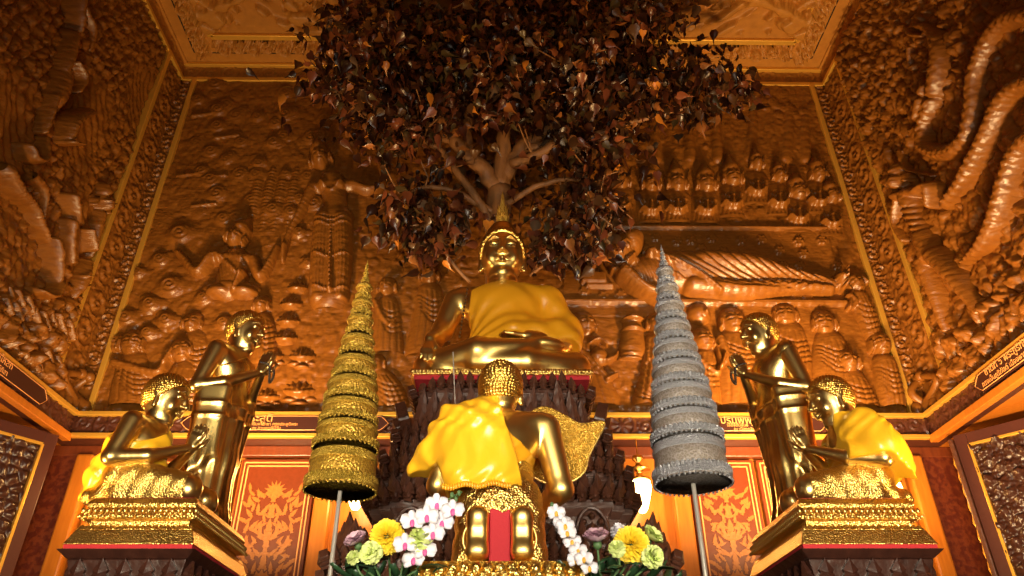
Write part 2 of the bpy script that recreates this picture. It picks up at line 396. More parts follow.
for sx in (-1, 1):
    e = tag(empty(trim()), kind='structure'); sides[sx] = e
    x1 = sx * (W - P_)
    hbox('ledge_body', (min(sx * W, x1 + sx * .03), YF, LEDGE_B), (max(sx * W, x1 + sx * .03), D - P_ + .03, LEDGE_T), FRIEZE, e, None)
    band('carved_band', (x1 + sx * .028, 2.5, LEDGE_B + .03), (0, 1, 0), (0, 0, 1), D - P_ - 2.5, lh - .06, (-sx, 0, 0), rosette, FRIEZE, e, .014, .03)
    hbox('gold_edge', (min(x1 - sx * .02, x1 + sx * .04), YF, LEDGE_T - .045), (max(x1 - sx * .02, x1 + sx * .04), D - P_, LEDGE_T), GILT, e, None, .006)
    hbox('lower_edge', (min(x1 - sx * .02, x1 + sx * .06), YF, LEDGE_B - .05), (max(x1 - sx * .02, x1 + sx * .06), D - P_, LEDGE_B + .02), WOOD_OR, e, None, .006)

# ---- inscription boards
TXT = mat('inscription_gold_paint', (.85, .38, .12), .5)
def text_mesh(name, s, size, m, parent, M, ext=.002):
    cu = bpy.data.curves.new(name, 'FONT'); cu.body = s; cu.size = size; cu.extrude = ext; cu.align_x = 'LEFT'; cu.align_y = 'BOTTOM_BASELINE'; cu.resolution_u = 3
    to = bpy.data.objects.new(name + '_tmp', cu); C.objects.link(to)
    bpy.context.view_layer.update(); dg = bpy.context.evaluated_depsgraph_get()
    me = bpy.data.meshes.new_from_object(to.evaluated_get(dg)); bpy.data.objects.remove(to); me.transform(M)
    me.materials.clear(); me.materials.append(m)
    o = bpy.data.objects.new(name, me); C.objects.link(o); o.parent = parent
    return o
BOARD = mat('inscription_board', (.045, .012, .008), .45, bump=.1, scale=30)
def board(parent, o, ax, nrm, length, lines):
    ax = Vector(ax); nrm = Vector(nrm); up = Vector((0, 0, 1)); o = Vector(o)
    R = Matrix((ax, up, nrm)).transposed().to_4x4(); R.translation = o
    h = lh - .09; b = MB()
    ol = [(-.05, h * .5), (0, h * .85), (.03, h), (length - .03, h), (length, h * .85), (length + .05, h * .5), (length, h * .15), (length - .03, 0), (.03, 0), (0, h * .15)]
    n = len(ol); b.add([R @ Vector((x, z, 0)) for x, z in ol] + [R @ Vector((x, z, .022)) for x, z in ol], [tuple(range(n, 2 * n))] + [(i, (i + 1) % n, n + (i + 1) % n, n + i) for i in range(n)])
    bo = b.build('inscription_board', BOARD, parent)
    ed = MB(); k = .93
    pts = [R @ Vector(((x - length / 2) * .985 + length / 2, (z - h / 2) * .88 + h / 2, .024)) for x, z in ol]; ed.tube(pts + [pts[0]], .0035, 4); ed.build('border_line', TXT, bo)
    for s, x, z, size in lines: text_mesh('lettering', s, size, TXT, bo, R @ Matrix.Translation((x, z, .023)))
yb = D - P_ - .006
xl0 = at(222, 425, yb).x; xl1 = at(385, 425, yb).x
board(el, (xl0 - .35, yb, LEDGE_B + .045), (1, 0, 0), (0, -1, 0), xl1 - xl0 + .35, [('พระประสูติ', .38, .095, .11), ('พระนางสิริมหามายา ทรงประสูติพระ', .5, .055, .042), ('ราชโอรส ณ สวนลุมพินีวัน', .5, .015, .042)])
xr0 = at(722, 425, yb).x
board(el, (xr0 - .62, yb, LEDGE_B + .045), (1, 0, 0), (0, -1, 0), 1.6, [('ปรินิพพาน', .60, .085, .10), ('เสด็จดับขันธ์', .66, .055, .042), ('ณ เมืองกุสินารา', .72, .015, .042)])
ysr = atx(973, 375, W - P_).y
board(sides[1], (W - P_ - .006, ysr, LEDGE_B + .045), (0, -1, 0), (-1, 0, 0), 2.2, [('ชาติที่ ๖ พระภูริทัต', .14, .1, .085), ('ทรงเป็นภูริทัตต์ เมืองพาราณสี', .06, .03, .062)])
ysl = atx(38, 398, -(W - P_)).y
board(sides[-1], (-(W - P_) + .006, ysl - 2.2, LEDGE_B + .045), (0, 1, 0), (1, 0, 0), 2.2, [('ชาติที่ ๕ พระมโหสถ', 1.02, .1, .085), ('ทรงเป็นบัณฑิต เมืองมิถิลา', .98, .03, .062)])

# ---- lower back wall: lintel, pillars and lacquered door leaves
e = tag(empty(trim()), kind='structure')
zl = at(300, 457, YB - .05).z
hbox('lintel', (-5.3, YB - .08, zl), (5.3, YB, LEDGE_B), WOOD_RED, e, None, .01)
LACQ = mat('red_lacquer', (.15, .028, .006), .35, bump=.1, scale=30, col2=(.18, .035, .01))
GLEAF = mat('gold_leaf_pattern', (.38, .12, .018), .42, bump=.3, scale=40, col2=(.48, .17, .028))
def flame(h, w, lobes=3):
    """outline of a flame shaped leaf, base at the origin, tip up"""
    L = []; n = lobes
    for i in range(n):
        t = i / n; L.append((w * (.35 + .65 * math.sin(math.pi * (t * .8 + .15))) * .5 * (1 - .25 * t), h * (t * .8 + .02)))
        L.append((w * (.35 + .65 * math.sin(math.pi * (t * .8 + .15))) * .34 * (1 - .3 * t), h * (t * .8 + .17)))
    R = [(x, z) for x, z in L] + [(0.02 * w, h)] + [(-x, z) for x, z in reversed(L)]
    return R
def door_leaves(w, z0, z1):
    rnd = random.Random(5); b = MB(); z = z0; row = 0
    def put(x, z, ang, h, ww):
        for s in ((1, -1) if abs(x) > .012 else (1,)):
            M = Matrix.Translation((s * x, -.022 - .004 * rnd.random(), z)) @ Matrix.Rotation(s * ang, 4, 'Y')
            b.prism(flame(h, ww), .006, M)
    while z < z1:
        hh = .17
        put(0, z, 0, hh * .9, .075)
        if row % 3 == 1:
            for k in range(7): put(.001, z + .10, (k - 3) * .42, .11, .035)
        x = .035
        while x < w - .07:
            ph = x / w
            put(x, z + .05 * math.sin(ph * 6 + row), .9 * math.sin(row * 1.9 + ph * 5) + .2, .095 + .03 * rnd.random(), .048)
            put(x + .012, z + .085 + .04 * math.cos(ph * 7), -.7 + 1.6 * math.sin(row * 1.3 + ph * 6), .075 + .02 * rnd.random(), .038)
            x += .046
        z += hh * .88; row += 1
    return b
dn = [0]
def leaf_door(x0, x1, zt):
    dn[0] += 1
    e = tag(empty('door_%d' % dn[0], ((x0 + x1) / 2, YB - .05, 0)), kind='structure'); w = (x1 - x0) / 2
    MB().box((-w, -.02, .1), (w, .05, zt)).build('door_leaf', LACQ, e, bevel=.006)
    b = MB()
    for a in (.035, .07): 
        q = w - a
        b.box((-q - .006, -.028, .1), (-q + .006, -.018, zt - a)); b.box((q - .006, -.028, .1), (q + .006, -.018, zt - a)); b.box((-q, -.028, zt - a - .006), (q, -.018, zt - a + .006))
    b.build('inlay_line', TXT, e)
    door_leaves(w - .07, 1.55, zt - .28).build('gold_pattern', GLEAF, e)
dx = lambda u, v: at(u, v, YB - .05).x
pl0, pl1 = dx(243, 462), dx(318, 462)
pr0, pr1 = dx(687, 462), dx(752, 462)
leaf_door(pl0, pl1, zl - .03); leaf_door(pl0 - (pl1 - pl0) - .03, pl0 - .03, zl - .03)
leaf_door(pr0, pr1, zl - .03); leaf_door(pr1 + .03, pr1 + .03 + (pr1 - pr0), zl - .03)
# dark lacquered leaves in the outer corners
CORN = mat('dark_lacquer', (.10, .016, .008), .4, bump=.8, scale=18, col2=(.17, .035, .012), var=.15)
for sx, u in ((-1, 81), (1, 917)):
    xe = at(u, 458, YB - .05).x
    dn[0] += 1
    hbox('door_%d' % dn[0], (min(xe, sx * 5.3), YB - .07, 0), (max(xe, sx * 5.3), YB, zl), CORN)
    e = tag(empty(trim()), kind='structure')
    hbox('pillar', (min(xe, xe - sx * .16), YB - .14, 0), (max(xe, xe - sx * .16), YB, zl), WOOD_OR, e, None, .02)
    hbox('pillar', (min(xe - sx * .2, xe - sx * .27), YB - .09, 0), (max(xe - sx * .2, xe - sx * .27), YB, zl), WOOD_OR, e, None, .02)
for x in (pl1 + .11, pr0 - .11):
    e = hbox(trim(), (x - .08, YB - .14, 0), (x + .08, YB, zl), WOOD_OR, bevel=.02)
# ------------------------------------------------------------------ implicit bodies (smooth union of tapered limbs, meshed by surface nets)
class SDF:
    def __init__(s, lo, hi, h):
        s.lo = np.array(lo, float); s.h = h; s.n = np.ceil((np.array(hi) - s.lo) / h).astype(int) + 1
        s.V = np.full(tuple(s.n), 1.0, np.float32); s.marg = .05
        s.ax = [s.lo[i] + np.arange(s.n[i]) * h for i in range(3)]
    def _sl(s, lo, hi, m):
        a = np.clip(np.floor((np.array(lo) - m - s.lo) / s.h).astype(int), 0, s.n); b = np.clip(np.ceil((np.array(hi) + m - s.lo) / s.h).astype(int) + 1, 0, s.n)
        return tuple(slice(a[i], b[i]) for i in range(3))
    def _co(s, sl): return s.ax[0][sl[0]][:, None, None], s.ax[1][sl[1]][None, :, None], s.ax[2][sl[2]][None, None, :]
    def _mix(s, sl, d, k, op):
        A = s.V[sl]
        if A.size == 0: return
        if op == 'u': hh = np.maximum(k - np.abs(A - d), 0) / max(k, 1e-6); s.V[sl] = np.minimum(A, d) - hh * hh * k * .25
        else: hh = np.maximum(k - np.abs(A + d), 0) / max(k, 1e-6); s.V[sl] = np.maximum(A, -d) + hh * hh * k * .25
    def cap(s, a, b, ra, rb=None, k=.03, op='u', sc=None):
        rb = ra if rb is None else rb; a = np.array(a, float); b = np.array(b, float); m = max(s.marg, k) + 2 * s.h; R = max(ra, rb)
        sl = s._sl(np.minimum(a, b) - R, np.maximum(a, b) + R, m); X, Y, Z = s._co(sl)
        ab = b - a; L = max(ab.dot(ab), 1e-9)
        t = np.clip(((X - a[0]) * ab[0] + (Y - a[1]) * ab[1] + (Z - a[2]) * ab[2]) / L, 0, 1)
        d = np.sqrt((X - a[0] - t * ab[0]) ** 2 + (Y - a[1] - t * ab[1]) ** 2 + (Z - a[2] - t * ab[2]) ** 2) - (ra + (rb - ra) * t)
        s._mix(sl, d, k, op); return s
    def ell(s, c, r, R=None, k=.03, op='u'):
        c = np.array(c, float); r = np.array(r, float); m = max(s.marg, k) + 2 * s.h; q = np.full(3, max(r)) if R is not None else r
        sl = s._sl(c - q, c + q, m); X, Y, Z = s._co(sl); x, y, z = X - c[0], Y - c[1], Z - c[2]
        if R is not None:
            x, y, z = (R[0][0] * x + R[1][0] * y + R[2][0] * z, R[0][1] * x + R[1][1] * y + R[2][1] * z, R[0][2] * x + R[1][2] * y + R[2][2] * z)
        k0 = np.sqrt((x / r[0]) ** 2 + (y / r[1]) ** 2 + (z / r[2]) ** 2); k1 = np.sqrt((x / r[0] ** 2) ** 2 + (y / r[1] ** 2) ** 2 + (z / r[2] ** 2) ** 2)
        s._mix(sl, (k0 * (k0 - 1) / np.maximum(k1, 1e-6)), k, op); return s
    def chain(s, pts, radii, k=.03):
        for i in range(len(pts) - 1): s.cap(pts[i], pts[i + 1], radii[i], radii[i + 1], k)
        return s
    def XYZ(s): return s.ax[0][:, None, None], s.ax[1][None, :, None], s.ax[2][None, None, :]
    def box(s, lo, hi, rnd=.01, k=.01, op='u'):
        c = (np.array(lo) + hi) / 2; e = (np.array(hi) - lo) / 2 - rnd; m = max(s.marg, k) + 2 * s.h; sl = s._sl(lo, hi, m); X, Y, Z = s._co(sl)
        qx, qy, qz = np.abs(X - c[0]) - e[0], np.abs(Y - c[1]) - e[1], np.abs(Z - c[2]) - e[2]
        d = np.sqrt(np.maximum(qx, 0) ** 2 + np.maximum(qy, 0) ** 2 + np.maximum(qz, 0) ** 2) + np.minimum(np.maximum(np.maximum(qx, qy), qz), 0) - rnd
        s._mix(sl, d, k, op); return s
def nets(V, lo, h, relax=2):
    """surface nets -> verts, quads"""
    s = V < 0; nx, ny, nz = V.shape
    c = np.zeros((nx - 1, ny - 1, nz - 1), np.int8)
    for i in (0, 1):
        for j in (0, 1):
            for k in (0, 1): c += s[i:nx - 1 + i, j:ny - 1 + j, k:nz - 1 + k]
    act = (c > 0) & (c < 8); ids = np.full(act.shape, -1, np.int64); I = np.argwhere(act); ids[act] = np.arange(len(I))
    acc = np.zeros((len(I), 3)); cnt = np.zeros(len(I)); i, j, k = I.T
    for a in range(3):
        o1, o2 = [x for x in range(3) if x != a]
        for p in (0, 1):
            for q in (0, 1):
                d0 = [0, 0, 0]; d0[o1] = p; d0[o2] = q; d1 = list(d0); d1[a] = 1
                v0 = V[i + d0[0], j + d0[1], k + d0[2]]; v1 = V[i + d1[0], j + d1[1], k + d1[2]]; m = (v0 < 0) != (v1 < 0)
                t = np.where(m, v0 / np.where(m, v0 - v1, 1), 0); pt = np.zeros((len(I), 3)); pt[:, o1] = p; pt[:, o2] = q; pt[:, a] = t
                acc[m] += pt[m]; cnt[m] += 1
    P = I + acc / np.maximum(cnt, 1)[:, None]; Q = []
    for a in range(3):
        o1, o2 = (a + 1) % 3, (a + 2) % 3
        s0 = [slice(None)] * 3; s1 = [slice(None)] * 3; s0[a] = slice(0, -1); s1[a] = slice(1, None)
        e = s[tuple(s0)] != s[tuple(s1)]; E = np.argwhere(e); E = E[(E[:, o1] > 0) & (E[:, o2] > 0) & (E[:, o1] < V.shape[o1] - 1) & (E[:, o2] < V.shape[o2] - 1)]
        if not len(E): continue
        def g(d1, d2):
            T = E.copy(); T[:, o1] -= d1; T[:, o2] -= d2; return ids[T[:, 0], T[:, 1], T[:, 2]]
        q = np.stack([g(1, 1), g(0, 1), g(0, 0), g(1, 0)], 1); ins = s[E[:, 0], E[:, 1], E[:, 2]]; q[~ins] = q[~ins][:, ::-1]; Q.append(q)
    Q = np.concatenate(Q); Q = Q[(Q >= 0).all(1)]
    for _ in range(relax):
        S = np.zeros_like(P); n = np.zeros(len(P))
        for a in range(4):
            b = (a + 1) % 4; np.add.at(S, Q[:, a], P[Q[:, b]]); np.add.at(S, Q[:, b], P[Q[:, a]]); np.add.at(n, Q[:, a], 1); np.add.at(n, Q[:, b], 1)
        P = P * .5 + .5 * S / np.maximum(n, 1)[:, None]
    return P * h + lo, Q
def rotm(rx=0, ry=0, rz=0):
    return np.array(Matrix.Rotation(rz, 3, 'Z') @ Matrix.Rotation(ry, 3, 'Y') @ Matrix.Rotation(rx, 3, 'X'))
def head(s, c, S, pitch=0, yaw=0, face=True):
    """oval head, half height S, facing -Y; pitch>0 looks down"""
    R = rotm(pitch, 0, yaw); c = np.array(c, float); L = lambda x, y, z: c + R @ (np.array((x, y, z)) * S)
    s.ell(L(0, .08, .12), np.array((.70, .82, .84)) * S, R, .05 * S)
    s.ell(L(0, -.06, -.35), np.array((.56, .62, .62)) * S, R, .25 * S)
    s.ell(L(0, -.42, -.82), np.array((.20, .18, .14)) * S, R, .2 * S)            # chin
    if face:
        s.cap(L(0, -.70, .26), L(0, -.90, -.16), .055 * S, .11 * S, .10 * S)     # nose
        for q in (-1, 1):
            s.ell(L(.11 * q, -.80, -.19), np.array((.075, .08, .06)) * S, R, .04 * S)
            s.chain([L(.08 * q, -.735, .27), L(.26 * q, -.735, .37), L(.50 * q, -.56, .27)], [.030 * S, .045 * S, .02 * S], .05 * S)   # brow
            s.ell(L(.27 * q, -.66, .12), np.array((.17, .10, .09)) * S, R, .05 * S)                                                # lid
            s.cap(L(.12 * q, -.80, .055), L(.43 * q, -.66, .05), .018 * S, .012 * S, .02 * S, 's')
            s.cap(L(0, -.80, -.42), L(.22 * q, -.70, -.38), .055 * S, .03 * S, .03 * S)
            s.cap(L(0, -.77, -.53), L(.17 * q, -.70, -.50), .065 * S, .03 * S, .03 * S)
            s.cap(L(0, -.86, -.475), L(.24 * q, -.72, -.44), .012 * S, .01 * S, .01 * S, 's')
            s.ell(L(.36 * q, -.5, -.3), np.array((.18, .2, .25)) * S, R, .15 * S)
    for q in (-1, 1):
        s.ell(L(.72 * q, .08, .10), np.array((.075, .17, .27)) * S, R, .04 * S)
        s.cap(L(.71 * q, .03, -.12), L(.70 * q, -.02, -.52), .07 * S, .085 * S, .03 * S)
        s.ell(L(.79 * q, .04, .12), np.array((.04, .09, .16)) * S, R, .02 * S, 's')
    return R
def finger_hand(s, base, dirv, across, S, curl=0, pn=None, spread=.0):
    """palm and five fingers: base = wrist, dirv = finger direction, across = towards the little finger"""
    base = np.array(base, float); d = _n(dirv); a = _n(np.array(across, float) - d * np.dot(across, d)); n = np.cross(d, a) if pn is None else _n(pn)
    k = .006 * S / .09
    for q in (-.3, 0, .3): s.cap(base + d * .02 * S / .09 + a * q * .42 * S, base + d * .9 * S + a * q * .8 * S, .16 * S, .17 * S, .1 * S)
    for i, (o, l) in enumerate(((-.33, .72), (-.11, .82), (.11, .76), (.33, .6))):
        p = base + d * S * .95 + a * o * S; d1 = _n(d + a * o * spread - n * curl * .5); d2 = _n(d1 - n * curl)
        s.chain([p, p + d1 * l * S * .45, p + d1 * l * S * .45 + d2 * l * S * .5], [.125 * S, .11 * S, .085 * S], k)
    p = base + d * .25 * S - a * .35 * S
    s.chain([p, p + (d * .6 - a * .35 - n * .15) * S * .55, p + (d * 1.1 - a * .40 - n * .2) * S * .75], [.14 * S, .12 * S, .09 * S], k * 2)
    return s
def body_obj(name, V, g, m, parent, relax=2):
    P, Q = nets(V, g.lo, g.h, relax); return mesh_np(name, P, Q, m, parent)
def region(*ds):
    r = ds[0]
    for d in ds[1:]: r = np.maximum(r, d)
    return r
def hairline(g, c, R, S, low=-.15, front=.42):
    """signed region of the hair cap: behind/above the hairline of a head"""
    X, Y, Z = g.XYZ(); x, y, z = X - c[0], Y - c[1], Z - c[2]
    hx = (R[0][0] * x + R[1][0] * y + R[2][0] * z) / S; hy = (R[0][1] * x + R[1][1] * y + R[2][1] * z) / S; hz = (R[0][2] * x + R[1][2] * y + R[2][2] * z) / S
    # hairline plane rises towards the forehead
    a = (-(hz + .22) + np.clip(-(hy - .02), 0, 1) * 1.36) - np.clip(hy - .02, 0, 1) * .55
    cr = np.sqrt((hx / .75) ** 2 + ((hy - .08) / .87) ** 2 + ((hz - .12) / .90) ** 2) - 1
    return np.maximum(a * S, cr * S * .75)

def curls(g, c, S, amp):
    X, Y, Z = g.XYZ(); x, y, z = X - c[0], Y - c[1], Z - c[2] - .05 * S; r = np.sqrt(x * x + y * y + z * z) + 1e-6
    pol = np.arccos(np.clip(z / r, -1, 1)); row = np.floor(pol * 8.5); n = np.maximum(np.round(np.sin((row + .5) / 8.5) * 8.5 * 2 * np.pi / 1.05), 3)
    az = np.arctan2(y, x) * n / (2 * np.pi) + row * .5; u = az - np.floor(az) - .5; v = pol * 8.5 - row - .5
    return amp * (2 * np.clip(1 - 3.2 * (u * u + v * v), 0, 1) - .6)
def lotus_base(name, parent, tiers, m, n_pet=0):
    b = MB()
    for (x0, y0, z0, x1, y1, z1) in tiers: b.box((x0, y0, z0), (x1, y1, z1))
    return b.build(name, m, parent, bevel=.006)

EYEM = mat('dark_eye_inlay', (.03, .015, .01), .3)
# ------------------------------------------------------------------ the large seated Buddha
BY = 5.75; bz = at(502, 368.5, 5.25).z
BX = at(502, 350, BY).x
buddha = empty('seated_buddha_statue', (BX, BY, bz))
tag(buddha, 'large golden Buddha seated cross-legged at the top of the altar in a golden satin robe', 'statue')
def make_buddha():
    lo, hi = (-.84, -.60, -.02), (.84, .42, 2.0)
    g = SDF(lo, hi, .0115)
    g.ell((0, .04, .34), (.34, .24, .24), k=.08)
    g.cap((0, .06, .40), (0, .05, .76), .215, .25, .1)
    g.ell((0, .04, .86), (.37, .20, .19), k=.1)
    g.cap((-.35, .06, .96), (.35, .06, .96), .12, .12, .1)
    for q in (1, -1):
        g.cap((.2 * q, .05, .19), (.58 * q, -.16, .165), .18, .145, .06)
    g.chain([(.60, -.17, .15), (.2, -.34, .14), (-.22, -.36, .13)], [.14, .115, .08], .03)
    g.chain([(-.60, -.17, .15), (-.2, -.37, .22), (.24, -.34, .26)], [.14, .115, .08], .03)
    for q, z in ((1, .31), (-1, .15)): g.ell((.38 * q, -.33, z), (.15, .06, .055), rotm(0, 0, .3 * q), .03)
    g.box((-.6, -.34, 0), (.6, .25, .10), .03, .05)
    g.chain([(-.42, .06, .93), (-.53, .03, .62), (-.575, -.10, .47), (-.60, -.28, .37)], [.12, .092, .078, .052], .04)
    finger_hand(g, (-.605, -.29, .36), (-.03, -.32, -.75), (-1, 0, 0), .14, .2, (0, -1, .3))
    g.chain([(.42, .06, .93), (.55, .06, .60), (.52, -.06, .46), (.22, -.30, .39)], [.12, .105, .09, .058], .04)
    finger_hand(g, (.22, -.31, .39), (-1, -.1, -.02), (0, -1, 0), .14, .12, (0, 0, -1))
    g.cap((0, .06, 1.02), (0, .04, 1.2), .135, .115, .06)
    for z in (1.08, 1.135): g.ell((0, .04, z), (.138, .14, .013), k=.01)
    hc = np.array((0, .0, 1.40)); S = .29
    R = head(g, hc, S, .12)
    X, Y, Z = g.XYZ()
    body_obj('body', g.V, g, GOLD_B, buddha)
    g2 = SDF((-.26, -.32, 1.15), (.26, .34, 2.0), .010)
    g2.V = (hairline(g2, hc, R, S) - curls(g2, hc, S, .009)).astype(np.float32)
    g2.ell(hc + R @ np.array((0, .02, .27)), (.125, .13, .11), k=.03)
    body_obj('hair', g2.V, g2, GOLD_HAIR, buddha)
    top = hc + R @ np.array((0, .02, .37))
    b = MB().lathe([(0.0, 0), (.038, .0), (.06, .04), (.052, .08), (.026, .11), (.042, .125), (.024, .15), (.032, .18), (.02, .26), (.014, .34), (0, .40)], 14, tuple(top))
    for k in range(8):
        a = k * math.pi / 4
        for zz, rr_ in ((.03, .06), (.11, .042)):
            M = Matrix.Translation(Vector(top) + Vector((math.cos(a) * rr_ * .8, math.sin(a) * rr_ * .8, zz))) @ Matrix.Rotation(a - math.pi / 2, 4, 'Z') @ Matrix.Rotation(-.25, 4, 'X')
            b.prism(flame(.09, .035, 2), .01, M)
    b.build('flame_finial', GOLD_GLIT, buddha, True)
    for q in (-1, 1):
        eb = MB(); p = [hc + R @ (np.array((x * q, y, z)) * S) for x, y, z in ((.14, -.765, .045), (.27, -.755, .03), (.41, -.69, .05))]
        eb.tube(p, [.004, .008, .003], 6); eb.build('eye', EYEM, buddha)
    g3 = SDF(lo, (.84, .42, 1.3), .0115); g3.marg = .09
    g3.ell((0, .04, .34), (.34, .24, .24), k=.08); g3.cap((0, .05, .40), (0, .05, .76), .235, .27, .1); g3.ell((0, .03, .86), (.38, .22, .20), k=.1)
    g3.cap((-.35, .06, .96), (.35, .06, .96), .125, .125, .1)
    g3.chain([(.42, .06, .93), (.56, .05, .60), (.53, -.06, .45)], [.13, .135, .125], .06); g3.cap((.52, -.06, .46), (.1, -.26, .45), .11, .08, .1)
    g3.cap((.05, -.12, .52), (.45, -.05, .50), .12, .12, .15); g3.cap((0, .06, 1.02), (0, .04, 1.14), .13, .115, .06)
    X, Y, Z = g3.XYZ(); ang = np.arctan2(Z - .34, X + .40)
    fold = .008 * np.sin(ang * 26 + 2 * np.sin(X * 6)) * np.clip((.95 - Z) * 4, 0, 1) + .006 * np.sin((X * .9 + Z) * 26) * np.clip((X - .05) * 6, 0, 1)
    edge = -(X + .28 + .08 * np.clip(.9 - Z, 0, 1)) + 0 * Y
    VV = np.maximum(g3.V - .018 - fold, region(edge, .40 - Z + .02 * np.sin(X * 14) + 0 * Y, Z - 1.09 + .16 * np.clip(-X * 3, 0, 1) + 0 * Y))
    robe = body_obj('robe', VV.astype(np.float32), g3, SATIN_OR, buddha, 2)
    fb = MB()
    for i in range(14): fb.sphere((-.31 - .004 * i, -.17, .93 - .036 * i), (.010, .012, .014), 8, 5)
    tag(fb.build('robe_trim', mat('dark_braid', (.10, .045, .01), .5), robe), kind='stuff')
make_buddha()
seat = empty('statue_seat', (BX, BY, bz)); tag(seat, 'golden seat slab with red skirt beneath the large seated Buddha', 'pedestal')
MB().box((-.70, -.52, -.06), (.70, .45, -.006)).build('seat_slab', GOLD_PAT, seat, bevel=.012)
bd = MB()
for i in range(50): bd.sphere((-.69 + 1.38 * i / 49, -.525, -.033), (.014, .012, .02), 6, 4)
for sx in (-1, 1):
    for i in range(34): bd.sphere((sx * .705, -.51 + .94 * i / 33, -.033), (.012, .014, .02), 6, 4)
tag(bd.build('bead_row', GOLD_B, seat, True), kind='stuff')
MB().box((-.68, -.50, -.095), (.68, .42, -.06)).build('red_skirt', RED, seat)
# ------------------------------------------------------------------ disciples. Local axes: facing -Y, z up, metres
def wai_hands(g, c, S, up=(0, -.35, 1)):
    """two palms pressed together, fingers up"""
    for q in (-1, 1):
        finger_hand(g, np.array(c, float) + np.array((q * .016, 0, 0)), up, (0, 1, .3), S, 0.0, (-q, 0, 0))
def disciple_head(g, hc, S, pitch):
    g.cap((0, hc[1] + .05 * S, hc[2] - S * 1.5), (0, hc[1] + .1 * S, hc[2] - S * .6), .42 * S, .38 * S, .03)
    for z in (1.05, 1.25): g.ell((0, hc[1] + .08 * S, hc[2] - S * z), (.45 * S, .47 * S, .04 * S), k=.006)
    return head(g, hc, S, pitch)
def hair_part(hc, R, S, parent, m, h=.0042):
    g2 = SDF(hc - S * 1.15, hc + S * 1.15, h); g2.V = (hairline(g2, hc, R, S) - .001 - curls(g2, hc, S, .005)).astype(np.float32)
    return body_obj('hair', g2.V, g2, m, parent)
def beads(pts, r, n, m, parent, name='prayer_beads'):
    P = smooth_curve(pts, 8); L = [0]
    for i in range(1, len(P)): L.append(L[-1] + np.linalg.norm(P[i] - P[i - 1]))
    b = MB()
    for k in range(n):
        t = L[-1] * k / n; i = max(j for j in range(len(L)) if L[j] <= t); i = min(i, len(P) - 2)
        f = (t - L[i]) / max(L[i + 1] - L[i], 1e-6); b.sphere(tuple(P[i] + (P[i + 1] - P[i]) * f), r, 8, 6)
    o = b.build(name, m, parent, True); o['kind'] = 'stuff'; return o
def gown_pts(g, robe=False):
    pass

